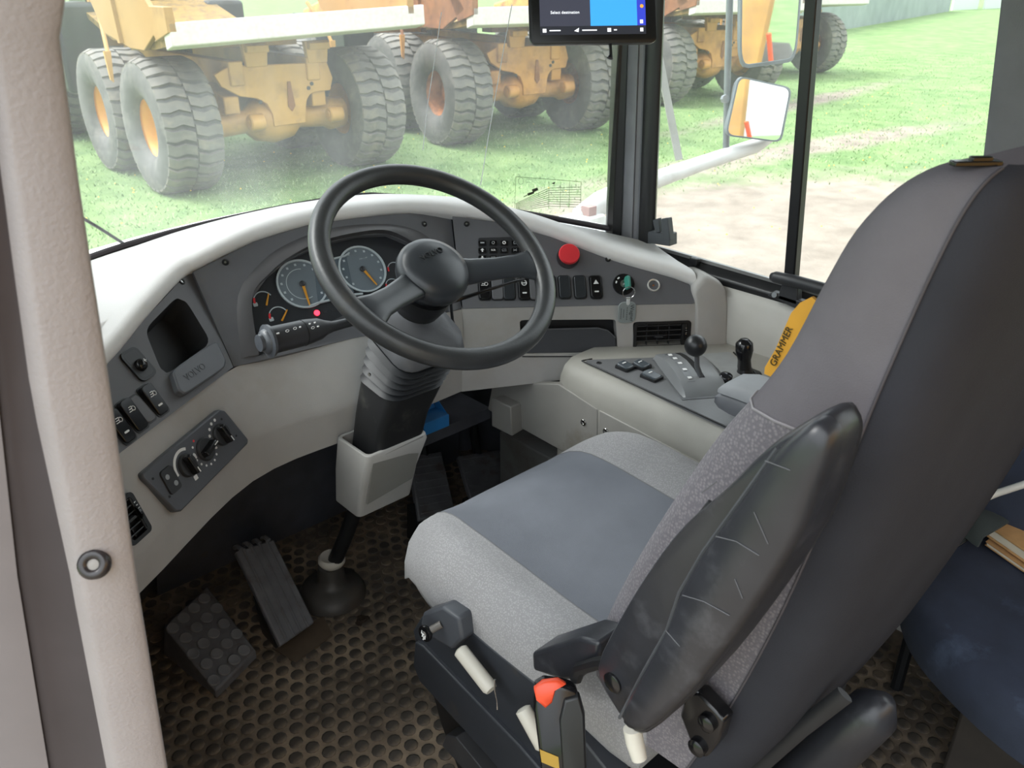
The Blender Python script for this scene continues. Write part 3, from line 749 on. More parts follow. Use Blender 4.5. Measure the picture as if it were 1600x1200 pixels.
mb.build('tag_print', M_ink, kt)

# ---- heater control on the sloping left fascia
HP = Plane(PF.px(300, 720), PF.u, PF.v)
hv = [(214, 741), (336, 641), (345, 643), (382, 688), (381, 695), (277, 800), (268, 801), (216, 749)]
hb = MB().prism([HP.px(x, y, .010) for x, y in hv], -HP.w*.014).build('heater_panel', mat('heater_plastic', hexc('54575d'), .45, var=.05), DB, bev=.003)
HT = Plane(HP.o+HP.w*.010, HP.u, HP.v)
def knob(x, y, ang, r=.020):
    a, b = HT.uv(x, y)
    k_ = MB().lathe([(r, -.001), (r, .004), (r*.92, .006), (.0001, .006)], HT.at(a, b), HT.w, 30).build('knob', M_dark, hb, smooth=40)
    R = HT.R() @ Matrix.Rotation(radians(ang), 3, 'Z')
    lo = [HT.at(a, b)+R @ V((sx*r*.92, sy*r*.34, .005)) for sx, sy in ((-1, -1), (1, -1), (1, 1), (-1, 1))]
    hi = [HT.at(a, b)+R @ V((sx*r*.86, sy*r*.22, .018)) for sx, sy in ((-1, -1), (1, -1), (1, 1), (-1, 1))]
    MB().loft([lo, hi]).build('grip', M_gloss, k_, bev=.002)
    MB().box(HT.at(a, b)+R @ V((r*.6, 0, .0185)), (r*.5, .002, .0008), R).build('pointer', M_white, k_)
    return a, b
a, b = knob(292, 727, -82)
arc_strip(HT, a, b, .025, .030, 60, 190, .0002).build('dial_print', M_white, hb)
a, b = knob(320, 702, 12)
for k in range(10):
    t = radians(120-0+k*24); MB().loft([HT.disc(a+.028*cos(t), b+.028*sin(t), .0022, .0001, 8), HT.disc(a+.028*cos(t), b+.028*sin(t), .0022, .0005, 8)]).build('dial_dot', M_red if k == 0 else M_white, hb)
a, b = knob(345, 679, -78)
for k in range(6):
    t = radians(85+k*24); MB().loft([HT.disc(a+.028*cos(t), b+.028*sin(t), .003, .0001, 8), HT.disc(a+.028*cos(t), b+.028*sin(t), .003, .0005, 8)]).build('dial_dot', M_white, hb)
for (x, y) in ((306, 746), (304, 714)):
    a, b = HT.uv(x, y); MB().loft([HT.rrect(a, b, .009, .008, .001, .0001), HT.rrect(a, b, .009, .008, .001, .0005)]).build('symbol', M_white, hb)
a, b = HT.uv(266, 750)
rk = MB().loft([HT.rrect(a, b, .030, .044, .006, -.001, rot=0), HT.rrect(a, b, .028, .042, .006, .003, rot=0)]).build('push_switch', M_dark, hb)
for dx, dy in ((-.005, .008), (.005, -.009)):
    MB().loft([HT.disc(a+dx, b+dy, .0045, .003, 10), HT.disc(a+dx, b+dy, .0045, .0034, 10)]).build('switch_mark', mat('grey_print', hexc('9a9ea2')), rk)
for (x, y) in ((239, 748), (265, 776), (369, 681), (346, 655)): 
    a, b = HT.uv(x, y); MB().lathe([(.0022, 0), (.0022, .0006)], HT.at(a, b), HT.w, 10).build('pin', M_black, hb)
# left air vent further down
vent_unit(HP, [(176, 792), (196, 768), (240, 818), (202, 866)], 6, 1, lift=.014, dd=-.014)
# ================================================================== steering wheel and column
wc_ = V((.843, 1.11, .861)); wn_ = V((-.0818, -.582, .809)).normalized()
SW = thing('steering_wheel', wc_-wn_*.06, 'large worn black two-spoke steering wheel with a domed hub', 'steering wheel')
WP = Plane(wc_, V((1, 0, 0)), wn_.cross(V((1, 0, 0))))
M_wheel = mat('worn_wheel_rubber', hexc('323334'), .36, var=.12, scale=30, bump=.12, bscale=220, dirt=hexc('4c4944'), dirt_amt=.12, dscale=9)
M_hub = mat('satin_hub_plastic', hexc('303337'), .33, var=.05)
R0 = .2065
MB().tube([WP.at(R0*cos(2*pi*k/72), R0*sin(2*pi*k/72)) for k in range(72)], .0185, 16, loop=True, up=WP.w).build('rim', M_wheel, SW, smooth=80)
HUB = Plane(WP.at(0, 0, -.026), WP.u, WP.v)
MB().lathe([(.040, -.055), (.046, -.05), (.052, -.025), (.064, -.020), (.067, -.008), (.066, .004), (.060, .016), (.045, .024), (.025, .028), (.0001, .029)], HUB.o, HUB.w, 40).build('hub', M_hub, SW, smooth=60)
text(Plane(HUB.at(0, 0, .0262), HUB.u, HUB.v), -.004, .016, 'VOLVO', .0155, mat('hub_letters', hexc('1c1e20'), .5), SW, 'hub_lettering', depth=.0036, h=0, rot=radians(8))
def spoke(px, py, wid):
    a, b = WP.uv(px, py); an = atan2(b, a); d = V((cos(an), sin(an))); n = V((-d.y, d.x))
    rings = []
    for r, hw, h, th in ((.040, wid*.62, -.030, .026), (.075, wid*.52, -.024, .022), (.12, wid*.46, -.014, .018), (.160, wid*.50, -.004, .017), (.185, wid*.66, .000, .018), (.207, wid*.92, .000, .016)):
        ring = []
        for k in range(12):
            t = 2*pi*k/12; x = hw*cos(t); x = math.copysign(abs(cos(t))**.55, cos(t))*hw; y = math.copysign(abs(sin(t))**.7, sin(t))*th*.5
            ring.append(WP.at(d.x*r+n.x*x, d.y*r+n.y*x, h+y))
        rings.append(ring)
    MB().loft(rings).build('spoke', M_hub, SW, smooth=60)
spoke(848, 415, .050); spoke(560, 500, .050)

SCo = thing('steering_column', (.73, 1.41, 0), 'grey and black steering column with ribbed bellows above the floor boot', 'steering column')
def rr(c, wx, wy, r, rot=0, tilt=0, n=4):
    c = V(c); out = []; r = min(r, wx*.49, wy*.49)
    for cx, cy, a0 in ((wx/2-r, wy/2-r, 0), (-wx/2+r, wy/2-r, 90), (-wx/2+r, -wy/2+r, 180), (wx/2-r, -wy/2+r, 270)):
        for k in range(n+1):
            t = radians(a0+90*k/n); x = cx+r*cos(t); y = cy+r*sin(t)
            xr, yr = x*cos(rot)-y*sin(rot), x*sin(rot)+y*cos(rot)
            out.append(c+V((xr, yr, -yr*tilt)))
    return out
hb0 = HUB.at(0, 0, -.05)
MB().lathe([(.055, .006), (.053, -.02), (.047, -.045), (.030, -.055)], hb0, WP.w, 28).build('column_head', M_black, SCo, smooth=60)
c0 = X(655, 500, .835); c1 = X(650, 527, .835); 
M_shroud = mat('column_shroud_plastic', hexc('5b5c5f'), .5, var=.06, bump=.1)
MB().loft([rr(c0+V((0, .02, .005)), .10, .08, .03, tilt=-.5), rr(c0+V((0, .01, -.01)), .145, .125, .03, tilt=-.5), rr(c1, .155, .135, .03, tilt=-.45), rr(c1-V((0, -.002, .006)), .15, .13, .03, tilt=-.45)]).build('shroud', M_shroud, SCo, smooth=60)
bl = []
top_c, bot_c = c1-V((.0, -.002, .010)), X(628, 592, .825)
for k in range(11):
    t = k/10; s_ = 1.0 if k % 2 == 0 else .82
    bl.append(rr(lerp(top_c, bot_c, t), lerp(.150, .142, t)*s_, lerp(.130, .125, t)*s_, .035, tilt=lerp(-.45, -.15, t)))
MB().loft(bl).build('bellows', mat('bellows_rubber', hexc('212326'), .5, var=.08), SCo, smooth=60)
b1 = X(612, 645, .812); b2 = X(603, 695, .805)
MB().loft([rr(bot_c-V((0, 0, .002)), .128, .115, .02, tilt=-.15), rr(b1, .118, .105, .018), rr(b2, .115, .10, .018), rr(b2-V((0, 0, .03)), .11, .09, .018)]).build('boot_cover', mat('matte_black_cover', hexc('1b1c1e'), .55, var=.1, dirt=hexc('55554f'), dirt_amt=.08), SCo, smooth=50)
MB().lathe([(.004, 0), (.004, .002)], X(578, 585, .745), (-1, 0, 0), 10).build('cover_screw', M_steel, SCo)
# pale lower cover, open at its top
k0 = b2+V((-.010, -.004, .030)); k1 = X(588, 728, .785); k2 = X(583, 776, .78)
outr = [rr(k0, .146, .112, .012), rr(k0-V((0, 0, .012)), .150, .116, .012), rr(k1, .140, .106, .012), rr(k2, .134, .095, .012)]
inn = [rr(k0, .132, .098, .010), rr(k1, .126, .094, .01)]
mbk = MB().loft(list(reversed(inn)) + outr, caps=True)
mbk.build('lower_cover', M_fascia, SCo, bev=.002, smooth=50)
mid0, mid1 = lerp(k0, k1, .08), lerp(k0, k2, .70)
fy = -.058
MB().prism([mid0+V((-.060, fy-.001, -.004)), mid0+V((.062, fy-.001, .004)), mid1+V((.056, -.054, .002)), mid1+V((-.058, -.054, -.012))], (0, .006, 0)).build('cover_recess', mat('cover_recess_plastic', hexc('84837f'), .55, var=.04), SCo, bev=.001)
f0 = V((.725, 1.415, .0))
MB().tube([k2+V((-.01, .02, .02)), lerp(k2, f0+V((0, 0, .10)), .6), f0+V((.002, 0, .07))], .017, 14).build('shaft', M_black, SCo)
MB().lathe([(.019, .088), (.026, .092), (.031, .100), (.031, .108), (.026, .114), (.019, .112)], f0, (.05, -.05, 1), 28).build('shaft_ring', mat('pale_ring_plastic', hexc('b9b4aa'), .5, dirt=hexc('6a5a48'), dirt_amt=.2), SCo, smooth=60)
MB().lathe([(.078, .0), (.078, .012), (.073, .022), (.068, .030), (.045, .036), (.033, .046), (.031, .066), (.028, .088), (.020, .092)], f0, (.02, -.02, 1), 32).build('floor_boot', mat('boot_rubber', hexc('413e3b'), .5, var=.15, dirt=hexc('4d4237'), dirt_amt=.25), SCo, smooth=50)
# indicator stalk on the left of the column
Ys = 1.17
def sp_(x, y): return Y(x, y, Ys)
pts = [sp_(600, 492), sp_(548, 503), sp_(520, 510), sp_(508, 512), sp_(498, 514), sp_(478, 519), sp_(474, 520), sp_(424, 532)]
stl = MB().tube(pts, [.008, .008, .009, .013, .0185, .0215, .0215, .0225], 18).build('indicator_stalk', M_dark, SCo, smooth=50)
ax = (pts[-1]-pts[0]).normalized()
MB().lathe([(.0225, 0), (.027, .002), (.028, .007), (.021, .009), (.019, .014), (.014, .016), (.014, .022), (.0001, .023)], pts[-1], ax, 20).build('stalk_end', mat('stalk_end_plastic', hexc('4a4d52'), .35), stl, smooth=50)
MB().lathe([(.0222, 0), (.0222, .0016)], pts[-2], ax, 20).build('stalk_joint', M_black, stl)
mb = MB()
def onst(x, y):  # little prints on the camera side of the stalk
    p = sp_(x, y); return p+(CAM-p).normalized()*.0225
for k, (x, y) in enumerate(((434, 521), (449, 517), (461, 513), (469, 511), (484, 506), (492, 504), (489, 512), (497, 510), (490, 519))):
    p = onst(x, y); PP = Plane(p, ax*-1, V((0, 0, 1)))
    if k in (1, 2, 6, 8): mb.tube([PP.at(.003*cos(t*pi/4), .002*sin(t*pi/4)) for t in range(8)], .0005, 4, loop=True)
    else: mb.box(p, (.005 if k == 0 else .003, .002, .0015), PP.R())
mb.build('stalk_marks', M_white, stl)
MB().tube([Y(690, 476, 1.20), Y(735, 462, 1.19), Y(800, 441, 1.17), Y(818, 437, 1.17)], [.005, .004, .003, .004], 8).build('thin_lever', M_gloss, SCo)
MB().tube([Y(704, 470, 1.22), Y(707, 500, 1.22), Y(719, 540, 1.22), Y(716, 547, 1.22), Y(700, 551, 1.22)], .003, 8).build('wire_guard', M_black, SCo)

# ================================================================== right console
CO = thing('side_console', (1.38, .5, 0), 'pale grey side console with a charcoal top beside the driver seat', 'console')
cz = .55
cf = [(1.186, .26), (1.186, .49), (1.190, .515), (1.202, .536), (1.222, .548), (1.26, cz), (1.56, cz), (1.56, .26)]
ringsC = [[V((x+.03, 1.16, z-.015 if z > .4 else z)) for x, z in cf], [V((x+.008, 1.148, z)) for x, z in cf]]+[[V((x, y, z)) for x, z in cf] for y in (1.12, .8, .6, .44)]
MB().loft(ringsC).build('console_body', mat('console_plastic', hexc('98968f'), .55, var=.04, bump=.15, bscale=600, dirt=hexc('857d70'), dirt_amt=.18), CO, smooth=50)
CT = Plane((1.25, .9, cz+.002), (1, 0, 0), (0, 1, 0))
tp = [(912, 563), (1000, 560), (1110, 556), (1195, 590), (1330, 660), (1300, 760), (1150, 673)]
M_ctop = mat('console_top_plastic', hexc('6c6d6f'), .42, var=.04, bump=.08)
MB().prism([CT.px(x, y, .001) for x, y in rpx(tp, .06, 3)], (0, 0, -.008)).build('top_panel', M_ctop, CO)
MB().tube([CT.px(x, y, .0005) for x, y in ((1152, 676), (1040, 624), (909, 564), (925, 561))], .0016, 6).build('panel_gap', M_black, CO)
screw(CT, 936, 568, .006, M_black, CO)
# lower side: two access panels with screws, kick panel and bracket block
SP = Plane((1.184, .9, .4), (0, -1, 0), (0, 0, 1))
M_acc = mat('access_panel_plastic', hexc('93918c'), .55, var=.04, bump=.12, bscale=500, dirt=hexc('7a7266'), dirt_amt=.22)
ap1 = [(770, 598), (872, 600), (933, 640), (933, 692), (905, 720), (762, 640)]
ap2 = [(936, 641), (1135, 745), (1120, 800), (930, 760)]
p1_ = [SP.px(x, y) for x, y in ap1]
MB().prism(p1_, (.02, 0, 0)).build('access_panel', M_acc, CO, bev=.002)
MB().prism([SP.px(x, y) for x, y in ap2], (.02, 0, 0)).build('access_panel', M_acc, CO, bev=.002)
for x, y in ((912, 660), (947, 674)): screw(SP, x, y, .008, M_steel, CO)
MB().box((1.275, .92, .13), (.09, .94, .26)).build('kick_panel', mat('kick_panel_grey', hexc('5d5d5c'), .6, var=.08, dirt=hexc('463d33'), dirt_amt=.3), CO, bev=.004)
bp = Plane((1.15, .9, .4), (0, -1, 0), (0, 0, 1))
MB().prism([bp.px(x, y) for x, y in ((768, 622), (798, 636), (800, 682), (768, 666))], (.06, 0, 0), .9).build('bracket_block', M_acc, CO, bev=.003)
# gear selector housing, turned towards the driver
HF = Plane((1.240, .850, cz), (.835, -.55, 0), (.55, .835, 0))
HWd, HLn = .102, .195
hp = [(0, .001), (.012, .013), (.04, .024), (.08, .030), (.12, .030), (.16, .024), (.195, .014)]
def hz(t):
    for (t0, h0), (t1, h1) in zip(hp, hp[1:]):
        if t <= t1: return lerp(h0, h1, (t-t0)/(t1-t0))
    return hp[-1][1]
M_house = mat('selector_plastic', hexc('77797b'), .38, var=.04)
gh = MB().loft([[HF.at(-.002, t, 0), HF.at(.006, t, h*.9), HF.at(.012, t, h), HF.at(HWd-.012, t, h), HF.at(HWd-.006, t, h*.9), HF.at(HWd+.002, t, 0)] for t, h in hp]).build('selector_housing', M_house, CO, smooth=30)
MB().loft([[HF.at(s_, t, 0) for s_ in (-.006, HWd+.006)]+[HF.at(s_, t, .004) for s_ in (HWd+.004, -.004)] for t in (-.006, .19)]).build('housing_base', mat('housing_base_plastic', hexc('5e6062'), .45), gh)
def strip(s0, s1, t0, t1, hh, name, m):
    n = 8
    MB().loft([[HF.at(s0, t, hz(t)+hh), HF.at(s1, t, hz(t)+hh), HF.at(s1, t, hz(t)-.003), HF.at(s0, t, hz(t)-.003)] for t in (lerp(t0, t1, k/n) for k in range(n+1))]).build(name, m, gh)
strip(.048, .060, .045, .19, .0006, 'selector_slot', mat('slot_black', hexc('0d0d0e'), .8))
strip(.020, .036, .035, .19, .0004, 'position_strip', mat('strip_dark', hexc('6a6d70'), .3))
for k in range(5):
    t = .046+.030*k
    MB().box(HF.at(.028, t, hz(t)+.0012), (.008, .008, .0012), HF.R()).build('position_mark', M_white, gh)
a_, b_ = Plane((1.24, .85, cz+.03), HF.u, HF.v).uv(1081, 594)
lv0 = HF.at(.054, max(.05, b_), .022); ball = on(1087, 540, lv0, (FW.x, FW.y, 0))
MB().tube([lv0, lerp(lv0, ball, .35)+V((-.002, .004, 0)), lerp(lv0, ball, .8), ball], [.0055, .0055, .005, .005], 10).build('gear_lever', mat('lever_grey', hexc('55575a'), .4), gh, smooth=60)
MB().lathe([(.0225*sin(pi*k/14), -.0225*cos(pi*k/14)) for k in range(15)], ball, (0, 0, 1), 28).build('lever_ball', mat('black_ball_knob', hexc('1f2022'), .35), gh, smooth=80)
# pale second deck to the right, round knob, rear lever
MB().loft([[HF.at(HWd+.006, t, 0), HF.at(HWd+.010, t, h), HF.at(HWd+.072, t, h), HF.at(HWd+.080, t, 0)] for t, h in ((.03, .006), (.10, .014), (.19, .010))]).build('side_deck', mat('deck_plastic', hexc('8d8f8f'), .4), CO, smooth=30)
MB().tube([HF.at(HWd+.082, t, h) for t, h in ((.03, .004), (.10, .011), (.19, .008))], .002, 6).build('deck_trim', M_black, CO)
kn = Z(1133, 594, cz+.012)
MB().lathe([(.010, -.012), (.010, 0), (.0135, .004), (.0135, .012), (.010, .015), (.0001, .016)], kn, (-.2, -.2, 1), 22).build('round_knob', mat('dark_chrome', hexc('3a3a3d'), .15, .6), CO, smooth=50)
l2 = Z(1163, 586, cz+.004)
MB().loft([rr(l2, .07, .05, .01), rr(l2+V((0, 0, .004)), .066, .046, .01), rr(l2+V((0, 0, .006)), .034, .03, .012), rr(l2+V((0, 0, .016)), .03, .026, .012)]).build('lever_boot', M_black, CO, smooth=40)
l3 = on(1163, 532, l2, (FW.x, FW.y, 0))
dl = l3-l2
MB().tube([l2+V((0, 0, .01)), lerp(l2, l3, .25), lerp(l2, l3, .45), lerp(l2, l3, .72), lerp(l2, l3, .92), l3+dl*.03], [.014, .0145, .0135, .0185, .0175, .009], 18).build('hand_lever', M_gloss, CO, smooth=80)
def crock(x, y, w_=.026, h_=.030, rot=0):
    p = CT.uv(x, y); s_ = MB().loft([CT.rrect(*p, w_+.006, h_+.006, .004, 0, rot=rot), CT.rrect(*p, w_+.005, h_+.005, .004, .007, rot=rot)]).build('rocker_switch', M_black, CO)
    hi = CT.rrect(*p, w_*.94, h_*.94, .004, .011, rot=rot)
    q0 = CT.at(*p)
    hi = [v+V((0, 0, .14*(v.y-q0.y))) for v in hi]
    MB().loft([CT.rrect(*p, w_, h_, .004, .006, rot=rot), hi]).build('rocker', mat('switch_sheen', hexc('4b5258'), .15, var=.05), s_, bev=.0015)
    MB().box(q0+V((0, .004, .0125)), (.010, .003, .001)).build('switch_mark', M_white, s_)
crock(977, 576); crock(1002, 574); crock(1018, 591, .026, .036); crock(1156, 641, .028, .04)

# grab handle on the right wall top
GH = thing('grab_handle', X(1225, 470, 1.55), 'black plastic grab handle on the right wall below the side window', 'handle')
gp = lambda x, y, xx=1.545: X(x, y, xx)
MB().prism([gp(1198, 462), (gp(1206, 456)), gp(1275, 478), gp(1280, 500), gp(1245, 484)], (.02, 0, 0)).build('base', M_dark, GH, bev=.003)
MB().loft([[gp(1214, 468)+V((0, 0, 0)), gp(1246, 478), gp(1246, 478)+V((.02, 0, 0)), gp(1214, 468)+V((.02, 0, 0))], [gp(1222, 440), gp(1246, 448), gp(1246, 448)+V((.02, 0, 0)), gp(1222, 440)+V((.02, 0, 0))]]).build('stem', M_dark, GH, bev=.003)
MB().tube([gp(1205, 432), gp(1212, 433), gp(1240, 439), gp(1300, 455)], [.008, .0125, .013, .013], 14).build('bar', M_dark, GH, smooth=70)
MB().lathe([(.006, 0), (.006, .003)], gp(1211, 461)+V((-.001, 0, 0)), (-1, 0, .4), 12).build('bolt', mat('dull_bolt', hexc('6d7174'), .5, .3), GH)

# ================================================================== pedals and footwell
M_ped = mat('worn_pedal_rubber', hexc('626265'), .55, var=.2, dirt=hexc('4c4034'), dirt_amt=.25, dscale=14)
# foot rest wedge with studs
FR = thing('foot_rest', (.42, 1.42, 0), 'black wedge foot rest with round studs on the floor near the door', 'foot rest')
WQ = [Y(256, 978, 1.475), Y(326, 926, 1.545), Z(400, 1016, .022), Z(337, 1080, .022)]
WQ[0].z = max(WQ[0].z, .08); WQ[1].z = max(WQ[1].z, .08)
lowq = [V((q.x, q.y, 0)) for q in WQ]
lowq[0].x -= .01; lowq[1] = V((WQ[1].x, WQ[1].y+.02, 0)); lowq[0].y += .02
MB().loft([lowq, WQ]).build('wedge', M_ped, FR, bev=.004)
FP = Plane(WQ[3], WQ[2]-WQ[3], WQ[0]-WQ[3])
eu, ev = (WQ[2]-WQ[3]), (WQ[0]-WQ[3]); eu2 = WQ[1]-WQ[0]
for r_ in range(5):
    for c_ in range(4):
        s_ = (c_+(.62 if r_ % 2 else .32))/4.1; t_ = (r_+.5)/5
        p = lerp(WQ[3]+eu*s_, WQ[0]+eu2*s_, t_)
        MB().lathe([(.0128, -.001), (.0128, .004), (.0112, .0052), (.0092, .0046), (.0001, .0046)], p, FP.w, 18).build('stud', mat('worn_stud_rubber', hexc('727275'), .5, var=.15), FR, smooth=40)
# long ribbed retarder pedal
RPd = thing('retarder_pedal', Z(470, 1000, 0), 'long ribbed black pedal left of the steering column on a hinge plate', 'pedal')
q = [Z(438, 1010, .03), Z(492, 972, .03), Y(428, 842, 1.50), Y(368, 862, 1.49)]
ctr = sum(q, V())/4
RPp = Plane(q[0], q[1]-q[0], q[3]-q[0])
MB().prism([p for p in q], -RPp.w*.016).build('pad', M_ped, RPd, bev=.004)
for k in range(4):
    s_ = (k+1.0)/5
    MB().tube([lerp(q[0], q[1], s_)+RPp.w*.001, lerp(q[3], q[2], s_)+RPp.w*.001], .0035, 6).build('rib', M_ped, RPd)
for k in range(4):
    s_ = (k+.6)/4.2; p = lerp(q[3], q[2], s_)
    MB().tube([p+RPp.w*.002, p+RPp.v*.012-RPp.w*.006, p+RPp.v*.015-RPp.w*.02], .0055, 8).build('toe_rib', M_ped, RPd)
pp = [Z(425, 1012, .004), Z(505, 962, .004), Z(520, 992, .004), Z(462, 1035, .004)]
MB().prism(pp, (0, 0, -.004)).build('hinge_plate', mat('muddy_plate', hexc('584b3e'), .6, var=.2), RPd)
MB().prism([Z(400, 935, .03), Z(433, 985, .02), Z(433, 1000, .005), Z(400, 950, .005)], (.004, .006, 0)).build('side_bracket', mat('grey_bracket', hexc('6b6a68'), .4, .4), RPd)
lo = [V((p.x, p.y, .0)) for p in (lerp(q[0], q[3], .15), lerp(q[1], q[2], .15), lerp(q[1], q[2], .55), lerp(q[0], q[3], .55))]
hi = [lerp(q[0], q[3], .15)-RPp.w*.017, lerp(q[1], q[2], .15)-RPp.w*.017, lerp(q[1], q[2], .55)-RPp.w*.017, lerp(q[0], q[3], .55)-RPp.w*.017]
MB().loft([lo, hi]).build('pedal_block', M_black, RPd)
bl_ = Z(566, 970, 0)
fb = MB().lathe([(.018, 0), (.018, .003), (.009, .004), (.009, .009), (.0001, .010)], bl_, (0, 0, 1), 16).build('floor_bolt', mat('rusty_bolt', hexc('4a4038'), .5, .5, var=.2), None, smooth=40)
prop(fb, 'small rusty bolt head standing on the studded floor mat', 'bolt')
# brake and accelerator
def foot_pedal(name, label, qd, nr):
    q = [on(x, y, (0, yy, 0), (0, 1, 0)) for x, y, yy in qd]
    t = thing(name, V((sum(p.x for p in q)/4, q[0].y+.03, 0)), label, 'pedal')
    pn = Plane(q[0], q[1]-q[0], q[3]-q[0])
    MB().prism(q, -pn.w*.018).build('pad', M_ped, t, bev=.004)
    for k in range(nr):
        s_ = (k+.7)/(nr+.4)
        MB().tube([lerp(q[0], q[3], s_)+pn.w*.001+pn.u*.008, lerp(q[1], q[2], s_)+pn.w*.001-pn.u*.008], .0026, 6).build('rib', M_ped, t)
    m = (q[2]+q[3])/2
    MB().tube([m-pn.w*.01, V((m.x, m.y+.02, m.z+.05)), V((m.x, m.y+.03, m.z+.14))], .013, 8).build('arm', M_black, t)
    MB().loft([[V((p.x, p.y, 0)) for p in (q[0], q[1], q[1]+V((0, .06, 0)), q[0]+V((0, .06, 0)))], [q[0]-pn.w*.01, q[1]-pn.w*.01, q[1]+V((0, .05, .02)), q[0]+V((0, .05, .02))]]).build('hinge_block', M_black, t)
    return t
foot_pedal('brake_pedal', 'muddy ribbed brake pedal just right of the steering column', [(655, 812, 1.42), (712, 800, 1.42), (690, 705, 1.58), (640, 712, 1.58)], 8)
foot_pedal('accelerator_pedal', 'muddy accelerator pedal nearest the side console', [(742, 800, 1.44), (812, 775, 1.44), (780, 702, 1.58), (716, 712, 1.58)], 8)
# blue packet under the dash
bx_ = X(668, 648, 1.02)
LG = MB().box(bx_+V((.02, .05, -.045)), (.30, .16, .03)).build('under_dash_ledge', M_carpet); prop(LG, 'dark ledge under the dashboard right of the column', 'ledge', kind='structure')
BB = thing('blue_packet', bx_-V((0, 0, .03)), 'small open blue carton lodged under the dashboard beside the column', 'carton')
M_blue = mat('blue_card', hexc('2f7fc4'), .5, var=.12)
MB().box(bx_+V((0, -.01, -.014)), (.075, .05, .032)).build('front', M_blue, BB, bev=.002)
MB().prism([bx_+V((-.03, .016, .0)), bx_+V((.037, .016, .0)), bx_+V((.03, .03, .035)), bx_+V((-.01, .03, .04))], (0, .003, 0)).build('flap', M_blue, BB)
MB().prism([bx_+V((.034, -.03, .002)), bx_+V((.038, .02, .0)), bx_+V((.042, .03, .03))], (.002, 0, 0)).build('side_flap', M_blue, BB)

# ================================================================== screen on the windshield side
mc = D(926, 19, 1.34); mx_ = (RT*1.0+V((0, 0, .0))).normalized()
MPl = Plane(mc, RT+UP*.03+FW*.04, UP)
MN = thing('navigation_screen', mc, 'black framed tablet screen showing a blue map above the dashboard', 'screen')
uw = .207; uh = .125
cyo = .0125
MB().loft([MPl.rrect(0, cyo, uw*.97, uh*.97, .008, -.014), MPl.rrect(0, cyo, uw, uh, .010, -.006), MPl.rrect(0, cyo, uw, uh, .010, -.001), MPl.rrect(0, cyo, uw*.985, uh*.98, .009, 0)]).build('casing', M_black, MN, smooth=50)
MS = Plane(MPl.at(0, cyo, .0006), MPl.u, MPl.v)
def scr(a0, b0, a1, b1, name, col, h=0, em=.9):
    MB().prism([MS.at(a0, b0, h), MS.at(a1, b0, h), MS.at(a1, b1, h), MS.at(a0, b1, h)], MS.w*.0003).build(name, mat('screen_'+col, hexc(col), .4, var=.0, emit=em), MN)
sx, sy = .086, .049
scr(-sx, -sy+.014, -.004, sy, 'map_panel', '3a3c48', em=.35)
scr(-.004, -sy+.014, .072, sy, 'map_water', '3a94ec', em=.38)
scr(.072, -sy+.014, sx, sy, 'side_strip', '3340b8', em=.35)
scr(-sx, -sy, sx, -sy+.014, 'task_bar', '2a2c33', em=.3)
M_scr = mat('screen_white', hexc('e8ecf2'), .4, var=0, emit=.35)
text(MS, -.045, -.013, 'Select destination', .0066, M_scr, MN, 'screen_lettering', h=.0005)
mb = MB()
for a_, w_ in ((-.062, .018), (-.006, .024), (.036, .005)): mb.box(MS.at(a_, -sy+.007, .0005), (w_, .0018, .0003), MS.R())
for a_ in (-.079, .026): mb.box(MS.at(a_, -sy+.007, .0005), (.006, .006, .0003), MS.R())
mb.prism([MS.at(a_, b_, .0005) for a_, b_ in ((-.031, -.043), (-.023, -.038), (-.024, -.045))], MS.w*.0003)
for a_, b_ in ((.079, -.029), (.079, -.042)): mb.box(MS.at(a_, b_, .0005), (.005, .006, .0003), MS.R())
mb.build('screen_icons', M_scr, MN)
MB().lathe([(.003, 0), (.003, .0004)], MS.at(.080, -.004, .0004), MS.w, 12).build('screen_badge', mat('screen_orange', hexc('e0a040'), .4, emit=.3), MN)
MB().tube([MPl.at(.0, cyo+.02, -.014), MPl.at(.01, cyo+.03, -.05), MPl.at(.03, cyo+.10, -.10), V((mc.x+.14, mc.y+.12, 1.735))], .009, 10).build('mount_arm', M_black, MN)
MB().lathe([(.03, 0), (.03, .012), (.015, .016)], V((mc.x+.14, mc.y+.12, 1.74)), (0, 0, -1), 20).build('mount_foot', M_black, MN)
ca_ = MPl.at(.028, cyo-uh/2+.005, -.008)
MB().tube([ca_, ca_-UP*.010+RT*.001, ca_-UP*.022+RT*.0015, ca_-UP*.027], [.0028, .0026, .003, .0055], 8).build('cable_end', M_black, MN)
# ================================================================== driver seat
DS = thing('driver_seat', (.88, .66, 0), 'grey fabric suspension driver seat with its left armrest folded up', 'seat')
M_waf = weave('waffle_fabric', hexc('a6a5a6'), hexc('939294'), 330, .25)
M_waf2 = weave('waffle_fabric_back', hexc('868185'), hexc('6e6a70'), 260, .4)
M_fab = mat('fine_grey_fabric', hexc('70737a'), .95, var=.06, scale=14, bump=.25, bscale=900, spec=.1)
M_head = mat('smooth_grey_fabric', hexc('6a666b'), .95, var=.06, scale=22, bump=.3, bscale=700, spec=.1)
M_shell = mat('dark_seat_back_fabric', hexc('34353b'), .9, var=.08, scale=12, bump=.3, bscale=600, spec=.15)
M_vinyl = mat('black_vinyl', hexc('2b2c31'), .34, var=.12, scale=25, bump=.15, bscale=60, dirt=hexc('44454a'), dirt_amt=.2, dscale=20)
M_frame = mat('seat_frame_plastic', hexc('2d3036'), .5, var=.1, dirt=hexc('453f38'), dirt_amt=.12)
M_ivory = mat('ivory_plastic', hexc('c9c5ba'), .45, var=.05)
CX = .885
